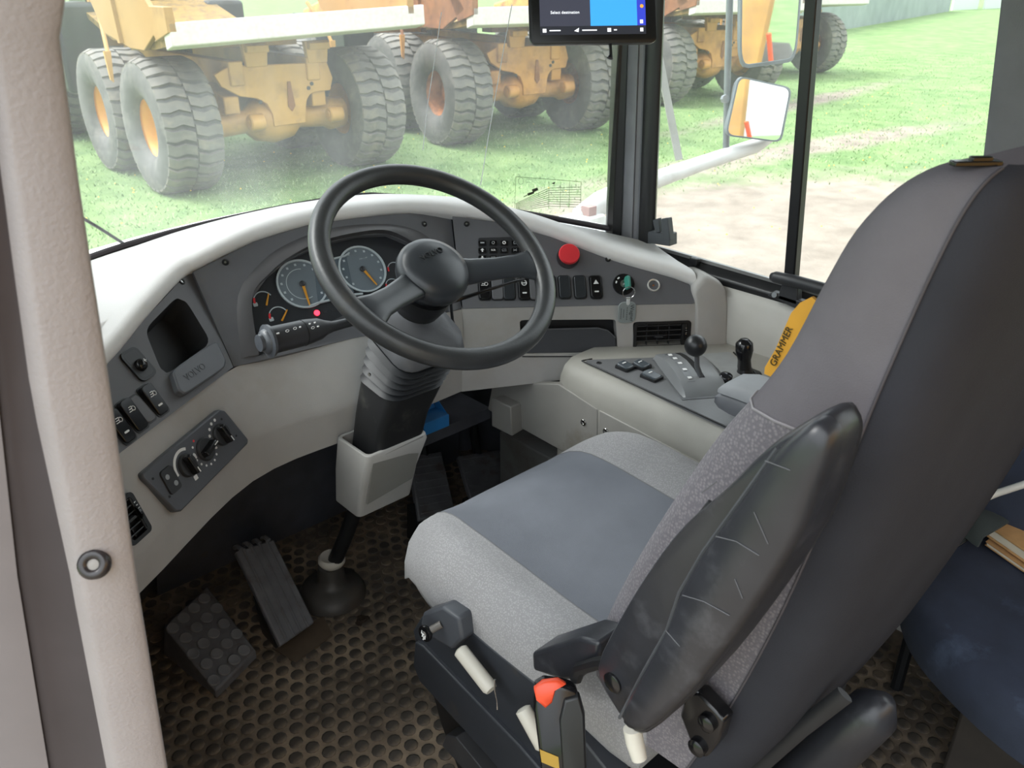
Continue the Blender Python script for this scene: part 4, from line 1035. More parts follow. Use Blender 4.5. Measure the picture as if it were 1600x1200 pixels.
# cushion: grid over (u across, v from back to front)
NU, NV = 24, 22
def cush(u, v):
    hw = .272
    y0, y1 = .44, 1.005
    f = max(0, (v-.72)/.28)
    hwv = hw*(1-.10*f*f)*(.96+.04*min(1, v*3))
    x = CX+hwv*math.copysign(abs(u)**.92, u)
    yfront = y1-.05*abs(u)**3.2
    y = lerp(y0, yfront, v)
    z = .468+.030*max(0, abs(u)-.45)/.55-.0*v
    z += .022*min(1, v*1.4) - .004*cos(u*2)
    z -= .055*max(0, (v-.80)/.2)**2.2
    e = max(0, (abs(u)-.80)/.20); z -= .040*e**2.4
    return V((x, y, z))
grid = [[cush(-1+2*i/NU, j/NV) for i in range(NU+1)] for j in range(NV+1)]
s1_, s2_ = [], []
fc, fb_ = MB(), MB()
for j in range(NV):
    for i in range(NU):
        u = -1+2*(i+.5)/NU
        q = [grid[j][i], grid[j][i+1], grid[j+1][i+1], grid[j+1][i]]
        (fc if -.66 < u < .50 else fb_).add(q, [(0, 1, 2, 3)])
# skirt
edge_ = [grid[0][i] for i in range(NU, -1, -1)]+[grid[j][0] for j in range(1, NV+1)]+[grid[NV][i] for i in range(1, NU+1)]+[grid[j][NU] for j in range(NV-1, 0, -1)]
cc_ = V((CX, .72, 0))
def off(p, d, dz): 
    n = V((p.x-cc_.x, p.y-cc_.y, 0)); n.x /= .27; n.y /= .28; n.normalize(); return p+n*d+V((0, 0, dz))
sk = [edge_, [off(p, .010, -.018) for p in edge_], [V((off(p, .012, 0).x, off(p, .012, 0).y, p.z-.055)) for p in edge_], [V((off(p, .0, 0).x, off(p, .0, 0).y, .375)) for p in edge_], [V((off(p, -.04, 0).x, off(p, -.04, 0).y, .365)) for p in edge_]]
fb_.loft(sk, caps=False)
def weld(mb):
    bm = bmesh.new(); vs = [bm.verts.new(p) for p in mb.v]
    for f in mb.f:
        try: bm.faces.new([vs[i] for i in f])
        except ValueError: pass
    bmesh.ops.remove_doubles(bm, verts=bm.verts, dist=1e-5); bm.verts.index_update()
    r = MB(); r.add([v.co.copy() for v in bm.verts], [[v.index for v in f.verts] for f in bm.faces]); bm.free(); return r
weld(fb_).build('cushion_bolster', M_waf, DS, smooth=80)
weld(fc).build('cushion_centre', M_fab, DS, smooth=180)
for i in (4, 18):
    MB().tube([grid[j][i]+V((0, 0, -.0005)) for j in range(1, NV+1)], .0016, 5).build('cushion_seam', mat('seam_thread', hexc('6a6a6c'), .9), DS)
MB().box(cush(.0, .5)+V((.03, .05, .001)), (.006, .003, .001)).build('cushion_burn', M_black, DS, label='tiny dark burn hole')

# backrest
lv = [(.43, .555, .375, .320, .255), (.52, .535, .345, .287, .262), (.62, .505, .315, .260, .266), (.75, .455, .284, .232, .268), (.88, .398, .260, .210, .268), (.945, .362, .248, .201, .267), (1.00, .335, .240, .194, .265), (1.08, .312, .228, .184, .262), (1.13, .296, .220, .178, .258), (1.165, .276, .214, .177, .250), (1.187, .252, .208, .180, .238), (1.197, .225, .204, .188, .215)]
lv = [((1.0+(z-1.0)*.92) if z > 1.0 else z, a, b, c, d) for z, a, b, c, d in lv]
def front_arc(z, yf, ys, yb, hw):
    L_ = [(1.0, ys), (1.012, lerp(ys, yf, .3)), (1.01, lerp(ys, yf, .65)), (.985, lerp(ys, yf, .88)), (.93, yf-.002), (.86, yf+.003), (.74, yf-.010), (.5, yf-.026), (.25, yf-.030), (0, yf-.030)]
    pts = [V((CX-hw*a, y, z)) for a, y in L_]
    return pts+[V((2*CX-p.x, p.y, p.z)) for p in reversed(pts[:-1])]
def back_arc(z, yf, ys, yb, hw):
    L_ = [(1.0, ys), (.985, lerp(ys, yb, .35)), (.94, lerp(ys, yb, .68)), (.84, lerp(ys, yb, .9)), (.6, yb), (.3, yb-.006), (0, yb-.008)]
    pts = [V((CX-hw*a, y, z)) for a, y in L_]
    return pts+[V((2*CX-p.x, p.y, p.z)) for p in reversed(pts[:-1])]
def dens(L, n=3):
    cols = list(zip(*L)); cols = [catmull(c, n) for c in cols]
    return [list(r) for r in zip(*cols)]
LV = dens([[V((a, b, c)), V((d, e, 0))] for a, b, c, d, e in lv], 4)
LV = [(p.x, p.y, p.z, q.x, q.y) for p, q in LV]
isp = min(range(len(LV)), key=lambda i: abs(LV[i][0]-.945))
MB().loft([front_arc(*l) for l in LV[:isp+1]], closed=False, caps=False).build('backrest', M_waf2, DS, smooth=80)
hd_ = [front_arc(*l) for l in LV[isp:]]
MB().loft(hd_, closed=False, caps=False).build('head_section', M_head, DS, smooth=80)
bk_ = [back_arc(*l) for l in LV]
MB().loft(bk_, closed=False, caps=False).build('back_cover', M_shell, DS, smooth=80)
tf_, tb_ = hd_[-1], bk_[-1]
top = MB(); ringt = tf_+list(reversed(tb_[1:-1])); ctp = sum(ringt, V())/len(ringt)+V((0, 0, .004))
top.add(ringt+[ctp], [(i, (i+1) % len(ringt), len(ringt)) for i in range(len(ringt))])
top.build('head_top', M_head, DS, smooth=80)
MB().tube([l+V((-.001, 0, 0)) for l in [front_arc(*q)[0] for q in LV[:-1]]], .0014, 6).build('side_piping', mat('piping_grey', hexc('4b484d'), .8), DS)
MB().tube([p+(p-V((CX, .25, p.z))).normalized()*.0012 for p in front_arc(*LV[isp])], .0014, 5).build('head_seam', mat('pale_thread', hexc('8f8b8e'), .9), DS)
tcl = V((.656, .221, 1.1815)); RC = Matrix.Rotation(radians(-40), 3, 'Z')
MB().box(tcl, (.036, .009, .004), RC).box(tcl+V((.002, -.002, .003)), (.016, .006, .004), RC).build('strap_clip', M_gloss, DS, bev=.001)
# yellow name flap sewn at the front edge
YF = Plane(X(1225, 540, .675), X(1262, 470, .675)-X(1205, 590, .675), V((0, 1, .4)))
yp = [(1268, 464), (1250, 473), (1236, 489), (1226, 512), (1212, 545), (1195, 574), (1194, 584), (1216, 594), (1260, 600), (1310, 500)]
MB().prism([X(x, y, .700) for x, y in yp], (.004, 0, 0)).build('name_flap', mat('yellow_leatherette', hexc('cf962f'), .5, var=.08), DS, label='yellow name flap')
ydir = (X(1247, 500, .699)-X(1212, 575, .699)).normalized()
YP_ = Plane(X(1226, 545, .6992), ydir, V((-1, 0, 0)).cross(ydir))
text(YP_, 0, .004, 'GRAMMER', .0100, mat('flap_print', hexc('4a3a16'), .6), DS, 'flap_lettering', h=.0003)

# left armrest folded up
AR0 = .508
def ax_(pts, x): return [X(a, b, x) for a, b in pts]
arm = catmull([V((a, b, 0)) for a, b in ((1268, 658), (1290, 672), (1297, 705), (1280, 765), (1248, 848), (1180, 955), (1100, 1062), (1020, 1142), (985, 1150), (950, 1105), (927, 1050), (960, 975), (1012, 890), (1065, 822), (1130, 765), (1200, 697))], 3, closed=True)
arm = [(p.x, p.y) for p in arm]
ac = (1110, 900)
def shrink(pts, s): return [(ac[0]+(a-ac[0])*s, ac[1]+(b-ac[1])*s) for a, b in pts]
prof = [X(a, b, .518) for a, b in arm]
pcn = sum(prof, V())/len(prof)
def sc(s, x): return [V((x, pcn.y+(p.y-pcn.y)*s, pcn.z+(p.z-pcn.z)*s)) for p in prof]
MB().loft([sc(.90, .578), sc(.98, .572), sc(1, .560), sc(1, .532), sc(.985, .524), sc(.95, .520)]).build('armrest', M_vinyl, DS, smooth=60, label='scuffed black vinyl armrest')
padp = catmull([V((a, b, 0)) for a, b in ((1262, 664), (1288, 676), (1294, 705), (1276, 765), (1243, 848), (1176, 953), (1098, 1058), (1020, 1137), (985, 1146), (968, 1122), (1005, 1050), (1040, 985), (1062, 925), (1100, 860), (1165, 770), (1215, 700))], 3, closed=True)
prof2 = [X(p.x, p.y, .503) for p in padp]; pc2 = sum(prof2, V())/len(prof2)
def sc2(s, x): return [V((x, pc2.y+(p.y-pc2.y)*s, pc2.z+(p.z-pc2.z)*s)) for p in prof2]
MB().loft([sc2(1, .524), sc2(1, .512), sc2(.985, .507), sc2(.93, .502), sc2(.80, .499)]).build('armrest_pad', M_vinyl, DS, smooth=60)
MB().tube([X(a, b, .509) for a, b in ((1215, 700), (1165, 770), (1100, 860), (1062, 925), (1042, 985), (1005, 1050), (968, 1122))], .0018, 6).build('armrest_piping', mat('piping_black', hexc('45474b'), .5), DS)
mb = MB()
for q_ in ([(1118, 838), (1150, 846), (1186, 868)], [(1096, 770), (1120, 752)], [(1066, 930), (1100, 940), (1140, 962)], [(1040, 985), (1062, 1010)], [(1195, 720), (1235, 735)], [(1148, 905), (1160, 935)], [(1178, 800), (1200, 850)]):
    mb.tube([X(a, b, .4985) for a, b in q_], .0005, 4)
mb.build('scuff_marks', mat('pale_scuff', hexc('56575b'), .7), DS, label='pale scratches')
MB().lathe([(.0115, -.002), (.0115, .0025), (.010, .0035), (.0001, .004)], X(958, 1066, .520), (-1, 0, 0), 28).build('pivot_cap', M_gloss, DS, smooth=40)
MB().tube([X(1078, 830, .530), X(1112, 786, .530)], .004, 8, flat=.6).build('armrest_latch', M_dark, DS)
MB().tube([X(988, 1138, .545), X(992, 1160, .545), X(999, 1185, .545)], [.0105, .0105, .009], 14).build('lever_sleeve', M_ivory, DS, smooth=60)
brk = [(1072, 1080), (1092, 1084), (1118, 1112), (1131, 1128), (1122, 1160), (1104, 1184), (1090, 1182), (1080, 1165), (1062, 1118)]
MB().prism([X(a, b, .588) for a, b in brk], (.02, 0, 0)).build('hinge_bracket', M_gloss, DS, bev=.003)
for a, b in ((1106, 1128), (1091, 1166)):
    MB().lathe([(.0105, -.002), (.0105, .005), (.007, .0075), (.0001, .008)], X(a, b, .588), (-1, 0, 0), 20).build('hinge_bolt', M_gloss, DS, smooth=50)
# right armrest, folded down over the console
ra = Z(1122, 603, .625)
def rar(y, w, h0, h1): return [V((ra.x+.0+dx, y, z)) for dx, z in ((-.0, h0), (-.0, lerp(h0, h1, .7)), (.012, h1), (w-.012, h1), (w, lerp(h0, h1, .7)), (w, h0))]
MB().loft([rar(ra.y+.004, .05, .590, .606), rar(ra.y-.006, .075, .582, .614), rar(ra.y-.03, .086, .578, .616), rar(ra.y-.12, .086, .575, .616), rar(.36, .08, .575, .616), rar(.33, .07, .580, .612)]).build('right_armrest', mat('armrest_base_plastic', hexc('55575c'), .5, var=.06), DS, smooth=60)
MB().loft([rar(ra.y+.000, .05, .612, .622), rar(ra.y-.012, .074, .612, .634), rar(ra.y-.04, .083, .613, .640), rar(ra.y-.12, .083, .613, .642), rar(.36, .078, .613, .644), rar(.335, .066, .612, .632)]).build('right_armrest_pad', mat('grey_armrest_pad', hexc('8f9194'), .6, var=.06), DS, smooth=60)
MB().tube([V((ra.x+.04, .42, .59)), V((ra.x-.04, .40, .56)), V((CX+.24, .40, .54))], .014, 8).build('armrest_arm', M_black, DS)

# seat side: shelf, handles, knob, suspension
def side(pts, x, dx, name, m, bev=.003, **k): return MB().prism([X(a, b, x) for a, b in pts], (dx, 0, 0)).build(name, m, DS, bev=bev, **k)
side([(657, 965), (690, 950), (850, 1080), (960, 1220), (880, 1240), (810, 1160), (650, 1010), (645, 985)], .600, .54, 'seat_pan', M_frame)
side([(648, 1003), (660, 1010), (810, 1165), (880, 1245), (860, 1300), (760, 1180), (655, 1065), (645, 1040)], .592, .55, 'suspension_cover', M_frame)
side([(676, 1085), (700, 1110), (760, 1180), (850, 1290), (800, 1330), (720, 1215), (688, 1130)], .625, .48, 'suspension_bellows', M_black)
MB().box((.88, .62, .06), (.44, .50, .16)).build('pedestal', M_black, DS, bev=.01)
side([(697, 1148), (712, 1152), (800, 1260), (790, 1275), (690, 1165)], .60, .03, 'floor_rail', mat('rail_steel', hexc('4a4a4c'), .45, .4), .002)
side([(660, 958), (690, 948), (716, 966), (722, 1000), (706, 1016), (672, 996), (656, 976)], .578, .03, 'knob_housing', mat('housing_grey', hexc('46494f'), .5), .005)
kp0, kp1 = X(690, 975, .578), X(664, 990, .556)
MB().tube([kp0, kp1], .006, 10).build('knob_stem', mat('stem_grey', hexc('5f5b57'), .5), DS)
kx = (kp1-kp0).normalized(); kx = (kx+(CAM-kp1).normalized()*.9).normalized()
MB().lathe([(.009, -.008), (.0125, -.004), (.0135, .0), (.0125, .002), (.0001, .003)], kp1, kx, 24).build('adjust_knob', M_gloss, DS, smooth=50)
KPp = Plane(kp1+kx*.0028, RT, UP)
KPp = Plane(kp1+kx*.0034, RT-kx*RT.dot(kx), UP)
mb = MB()
for a, b in ((-.004, .003), (-.0015, -.001), (.001, .002), (.0015, -.005), (.0045, -.003)): mb.box(KPp.at(a, b), (.0018, .006, .0006), KPp.R())
mb.build('knob_mark', M_white, DS)
for n_, (p0, p1) in enumerate((((718, 1014), (768, 1078)), ((816, 1106), (850, 1168)))):
    MB().tube([X(*p0, .572), lerp(X(*p0, .572), X(*p1, .572), .04), lerp(X(*p0, .572), X(*p1, .572), .94), X(*p1, .572)], [.007, .0115, .0115, .009], 16).build('adjust_handle', M_ivory, DS, smooth=50, label='ivory plastic adjusting handle')
w0 = X(773, 1062, .566)
MB().tube([w0, w0+V((0, 0, -.02)), w0+V((.002, -.002, -.04)), w0+V((.001, -.004, -.055))], [.0016, .0014, .0008, .001], 6).build('wire_tie', M_steel, DS)
# black vinyl strap pad and belt buckle
side([(830, 1020), (905, 996), (935, 1005), (935, 1040), (905, 1062), (880, 1064), (832, 1048)], .566, .05, 'strap_pad', M_vinyl, .005)
MB().tube([X(900, 1060, .556), X(905, 1045, .556), X(935, 1036, .556), X(960, 1034, .556)], .008, 8).build('belt_loop', M_black, DS)
bkp = X(866, 1110, .520); BU = Plane(bkp, (RT*.9+UP*.25).normalized(), UP)
BK = thing('belt_buckle', bkp-V((0, 0, .10)), 'black seat belt buckle with a red release button beside the seat', 'buckle')
def bpx(L, h): return [BU.px(a, b, h) for a, b in L]
body = [(836, 1072), (850, 1064), (880, 1068), (900, 1075), (908, 1100), (910, 1150), (916, 1230), (850, 1240), (842, 1170), (834, 1105)]
MB().loft([bpx(body, -.022), bpx(body, .0), [lerp(p, sum(bpx(body, .004), V())/10, .08) for p in bpx(body, .004)]]).build('body', M_gloss, BK, bev=.002, smooth=50)
rib = [(880, 1085), (905, 1078), (914, 1110), (918, 1230), (880, 1235), (872, 1120)]
MB().loft([bpx(rib, .0), [lerp(p, sum(bpx(rib, .008), V())/6, .12) for p in bpx(rib, .008)]]).build('grip', M_black, BK, bev=.002, smooth=50)
rd_ = [(834, 1074), (848, 1063), (872, 1060), (884, 1067), (868, 1076), (862, 1096), (852, 1104), (838, 1092)]
MB().loft([bpx(rd_, -.004), bpx(rd_, .004), [lerp(p, sum(bpx(rd_, .0065), V())/8, .2) for p in bpx(rd_, .0065)]]).build('release_button', mat('orange_red_plastic', hexc('e8502f'), .35), BK, smooth=50, label='orange red release button')
MB().prism(bpx([(843, 1168), (872, 1180), (874, 1200), (846, 1188)], .0045), BU.w*.0004).build('label_patch', mat('yellow_label', hexc('a8862c'), .5), BK)
# rear pouch and frame bar behind the backrest
MB().tube([X(1385, 1095, .80), X(1365, 1112, .80), X(1320, 1150, .80), X(1215, 1250, .80)], [.012, .030, .034, .034], 14).build('rear_roll', M_vinyl, DS, smooth=70)
MB().tube([X(1320, 1085, .72), X(1250, 1140, .72), X(1150, 1230, .72)], .010, 8, flat=.4).build('rear_bar', mat('bar_grey', hexc('26272a'), .5), DS)

# ================================================================== trainer seat with things on it
TS = thing('trainer_seat', (1.36, .08, 0), 'worn navy blue fold-out seat behind the driver seat', 'seat')
M_navy = mat('navy_fabric', hexc('2f3647'), .85, var=.2, scale=14, bump=.2, bscale=500, dirt=hexc('4a566c'), dirt_amt=.15, dscale=9)
tc_ = [V((a, b, 0)) for a, b in ((1.17, .33), (1.10, .24), (1.05, .10), (1.05, -.10), (1.12, -.24), (1.45, -.27), (1.52, -.2), (1.52, .3), (1.45, .38), (1.28, .385))]
to = catmull(tc_, 4, closed=True); tcc = sum(to, V())/len(to)
def tr_(s, z): return [V((tcc.x+(p.x-tcc.x)*s, tcc.y+(p.y-tcc.y)*s, z)) for p in to]
MB().loft([tr_(.9, .31), tr_(.99, .33), tr_(1, .375), tr_(.98, .400), tr_(.93, .412), tr_(.6, .418), tr_(.2, .419)]).build('cushion', M_navy, TS, smooth=70)
MB().loft([[V((x, y, z)) for x, y in ((1.43, -.22), (1.43, .39), (1.47, .42), (1.53, .42), (1.53, -.25), (1.47, -.25))] for z in (.41, .44, .85, .9)]).build('backrest', M_navy, TS, bev=.015, smooth=60)
MB().box((1.36, .05, .16), (.20, .38, .31)).build('seat_box', mat('seat_box_brown', hexc('332d28'), .7, var=.2), TS, bev=.006)
MB().tube([V((1.42, .36, .33)), V((1.42, .39, .28)), V((1.42, .39, .004))], .012, 8).build('leg', M_black, TS)
rod = MB().tube([X(1526, 783, 1.33), X(1560, 770, 1.36), X(1640, 744, 1.40)], .006, 10).build('grab_rod', mat('white_rod', hexc('c9cac6'), .35), TS, label='white metal rod')
# seat belt strap over the cushion
sb = thing('seat_belt_strap', Z(1535, 830, .43), 'dark grey green belt strap with a steel tongue on the blue seat', 'belt')
M_web = mat('belt_webbing', hexc('3d4444'), .8, var=.1, bump=.3, bscale=500)
sp0 = [Z(1600, 775, .44), Z(1560, 800, .455), Z(1540, 812, .465), Z(1520, 825, .45), Z(1512, 840, .43)]
MB().tube(sp0, .028, 10, flat=.22, up=(0, 0, 1)).build('webbing', M_web, sb, smooth=60)
MB().prism([Z(1514, 838, .428), Z(1512, 846, .426), Z(1494, 858, .424), Z(1484, 856, .424), Z(1500, 846, .426)], (0, 0, .004)).build('tongue', M_steel, sb, bev=.001)
# paper bundle
M_tan = mat('tan_paper', hexc('c59a68'), .8, var=.12, scale=30); M_cream = mat('cream_paper', hexc('e3d9c6'), .8, var=.06)
def booklet(name, label, pts, z0, th, m, nl=3):
    t = thing(name, sum([Z(a, b, z0) for a, b in pts], V())/4, label, 'booklet', 'booklets piled on the blue seat')
    q = [Z(a, b, z0+th) for a, b in pts]; q = [V((p.x, p.y, z0)) for p in q]
    MB().prism(q, (0, 0, th*.18)).build('cover', m, t, bev=.001)
    MB().prism([p+V((0, 0, th*.2)) for p in [lerp(p, sum(q, V())/4, .04) for p in q]], (0, 0, th*.6)).build('pages', M_cream, t)
    MB().prism([p+V((0, 0, th*.82)) for p in q], (0, 0, th*.18)).build('cover', m, t, bev=.001)
booklet('paper_booklet', 'lowest tan paper booklet of the pile on the blue seat', [(1540, 846), (1568, 822), (1690, 880), (1690, 950)], .421, .008, M_tan)
booklet('paper_booklet', 'thick tan paper booklet in the middle of the pile on the blue seat', [(1546, 822), (1568, 793), (1690, 850), (1690, 920)], .432, .022, M_tan)
booklet('paper_booklet', 'cream white booklet on top of the pile on the blue seat', [(1576, 798), (1598, 768), (1690, 800), (1690, 850)], .456, .010, M_cream)
# ================================================================== outside: ground, trucks, fence, mirrors
def ground_mat():
    m = bpy.data.materials.new('meadow_ground'); m.use_nodes = True
    nt = m.node_tree; N = nt.nodes; L = nt.links; b = N['Principled BSDF']; b.inputs['Roughness'].default_value = .95; b.inputs['Specular IOR Level'].default_value = .1
    tc = N.new('ShaderNodeTexCoord')
    def noise(s, d=6, r=.6):
        n = N.new('ShaderNodeTexNoise'); n.inputs['Scale'].default_value = s; n.inputs['Detail'].default_value = d; n.inputs['Roughness'].default_value = r
        L.new(tc.outputs['Object'], n.inputs['Vector']); return n
    def ramp(src, e):
        r = N.new('ShaderNodeValToRGB'); r.color_ramp.elements[0].position = e[0][0]; r.color_ramp.elements[0].color = (*e[0][1], 1)
        r.color_ramp.elements[1].position = e[1][0]; r.color_ramp.elements[1].color = (*e[1][1], 1); L.new(src, r.inputs['Fac']); return r
    g = ramp(noise(1.6).outputs['Fac'], ((.3, hexc('567045')), (.7, hexc('7b905f'))))
    s = ramp(noise(2.2, 8).outputs['Fac'], ((.3, hexc('766d63')), (.7, hexc('93897d'))))
    # bare, worn soil and wheel ruts, plus an added patch round the machine
    def spot(cx, cy, sx, sy, rz=0):
        mp = N.new('ShaderNodeMapping'); mp.vector_type = 'TEXTURE'; mp.inputs['Location'].default_value = (cx, cy, 0); mp.inputs['Scale'].default_value = (sx, sy, 1000); mp.inputs['Rotation'].default_value = (0, 0, rz)
        L.new(tc.outputs['Object'], mp.inputs[0]); gr = N.new('ShaderNodeTexGradient'); gr.gradient_type = 'SPHERICAL'; L.new(mp.outputs[0], gr.inputs[0]); return gr.outputs['Fac']
    def math_(op, a, b_):
        n = N.new('ShaderNodeMath'); n.operation = op
        for i, q in enumerate((a, b_)):
            if isinstance(q, (int, float)): n.inputs[i].default_value = q
            else: L.new(q, n.inputs[i])
        return n.outputs[0]
    f = math_('ADD', spot(0, -6, 22, 14), spot(9.0, 5.6, 7.5, 3.6, radians(-12)))  # wide first patch, mostly unseen, laid to cut green bounce into the cab
    f = math_('ADD', f, math_('MULTIPLY', spot(15.5, 8.0, 8, .9, radians(-8)), .75))
    f = math_('ADD', f, math_('MULTIPLY', spot(21, 11.5, 11, .8, radians(6)), .6))
    f = math_('MULTIPLY_ADD' if False else 'ADD', math_('MULTIPLY', f, 1.5), math_('SUBTRACT', noise(1.1, 8, .7).outputs['Fac'], .62))
    r = N.new('ShaderNodeValToRGB'); r.color_ramp.elements[0].position = .12; r.color_ramp.elements[1].position = .55; L.new(f, r.inputs['Fac'])
    mx = N.new('ShaderNodeMix'); mx.data_type = 'RGBA'; L.new(r.outputs['Color'], mx.inputs[0]); L.new(g.outputs['Color'], mx.inputs[6]); L.new(s.outputs['Color'], mx.inputs[7])
    L.new(mx.outputs[2], b.inputs['Base Color'])
    bp = N.new('ShaderNodeBump'); bp.inputs['Strength'].default_value = .6; bp.inputs['Distance'].default_value = .06; L.new(noise(9, 8, .7).outputs['Fac'], bp.inputs['Height']); L.new(bp.outputs['Normal'], b.inputs['Normal'])
    return m
gr = MB().add([(-120, -90, GZ), (260, -90, GZ), (260, 220, GZ), (-120, 220, GZ)], [(0, 1, 2, 3)]).build('ground', ground_mat(), smooth=0)
prop(gr, 'bright green meadow with worn bare soil beside the parked dump trucks', 'ground', kind='structure')
rnd = random.Random(3)
gm = [mat('grass_blade_light', hexc('96ab7a'), .8, var=.1, spec=.2), mat('grass_blade_deep', hexc('789661'), .8, var=.15, spec=.2)]
for gi, (m_, cnt) in enumerate(zip(gm, (34000, 34000))):
    mb = MB(); vs, fs = [], []
    for k in range(cnt):
        az = radians(rnd.uniform(6, 74)); d = 9+ (rnd.random()**1.6)*34
        x, y = d*sin(az), d*cos(az)
        soil = max(0, 1-hypot((x-9)/6.0, (y-5.6)/3.2))
        if rnd.random() < soil*2.2: continue
        h = rnd.uniform(.02, .055); w = h*.22; a = rnd.uniform(0, pi); lx, ly = rnd.uniform(-.05, .05), rnd.uniform(-.05, .05)
        i = len(vs)
        vs += [(x-w*cos(a), y-w*sin(a), GZ), (x+w*cos(a), y+w*sin(a), GZ), (x+lx, y+ly, GZ+h)]; fs.append((i, i+1, i+2))
    me = bpy.data.meshes.new('grass'); me.from_pydata(vs, [], fs); me.materials.append(m_)
    o = bpy.data.objects.new('grass', me); COL.objects.link(o)
    prop(o, ('pale' if gi == 0 else 'deep')+' green grass blades growing over the meadow', 'grass', kind='stuff')
vs, fs = [], []
for k in range(300):
    az = radians(rnd.uniform(8, 70)); d = rnd.uniform(10, 26); x, y = d*sin(az), d*cos(az); r = rnd.uniform(.010, .019); i = len(vs); z = GZ+rnd.uniform(.05, .11)
    vs += [(x+r, y, z), (x, y+r, z), (x-r, y, z), (x, y-r, z), (x, y, z+r)]; fs += [(i, i+1, i+4), (i+1, i+2, i+4), (i+2, i+3, i+4), (i+3, i, i+4)]
me = bpy.data.meshes.new('wildflowers'); me.from_pydata(vs, [], fs); me.materials.append(mat('yellow_petals', hexc('e6c63a'), .7))
o = bpy.data.objects.new('wildflowers', me); COL.objects.link(o); prop(o, 'tiny yellow wildflowers dotted through the meadow grass', 'flowers', kind='stuff')

# ---- articulated dump truck, origin on the ground under the rear axle, heading +y
TR, TWd = .935, .86
M_tyre = mat('weathered_tyre', hexc('5b5a58'), .85, var=.15, scale=6, bump=.3, bscale=40, dirt=hexc('74706a'), dirt_amt=.3, dscale=3)
M_lug = mat('worn_tread', hexc('6c6964'), .85, var=.15, scale=6, bump=.3, bscale=40, dirt=hexc('857c6f'), dirt_amt=.35, dscale=4)
def make_tyre():
    n = 48; prof = [(.40, -.30), (.46, -.38), (.62, -.43), (.78, -.43), (.87, -.40), (.905, -.33), (.905, .33), (.87, .40), (.78, .43), (.62, .43), (.46, .38), (.40, .30)]
    ty = MB().lathe(prof, (0, 0, 0), (1, 0, 0), n, caps=False).build('tyre', M_tyre, smooth=45)
    lug = MB(); NL = 30
    for side_ in (-1, 1):
        for k in range(NL):
            a0 = 2*pi*(k+(.5 if side_ > 0 else 0))/NL
            rings = []
            for s, da, hw in ((.01, 0, .072), (.16, .05, .070), (.30, .02, .078), (.40, .05, .085)):
                ring = []
                r_out = TR+.012-(.05 if s > .35 else 0); r_in = .86 if s > .35 else .89
                for r_, w in ((r_in, 1.08), (r_out, .92)):
                    for sg in ((-1, 1) if r_ == r_in else (1, -1)):
                        a = a0+da*side_*1.0+sg*hw*w
                        ring.append(V((side_*s, r_*cos(a), r_*sin(a))))
                rings.append(ring)
            lug.loft(rings)
    lu = lug.build('tread', M_lug, ty, smooth=30)
    return ty
def make_rim(m):
    return MB().lathe([(.40, .30), (.445, .33), (.445, .30), (.40, .26), (.37, .05), (.33, -.05), (.30, -.06), (.24, -.05), (.22, .06), (.15, .10), (.0001, .11)], (0, 0, 0), (1, 0, 0), 36, caps=False).lathe([(.40, -.30), (.445, -.33), (.43, -.29), (.38, -.20), (.36, .0)], (0, 0, 0), (1, 0, 0), 36, caps=False).build('rim', m, smooth=50)
TY0 = make_tyre()
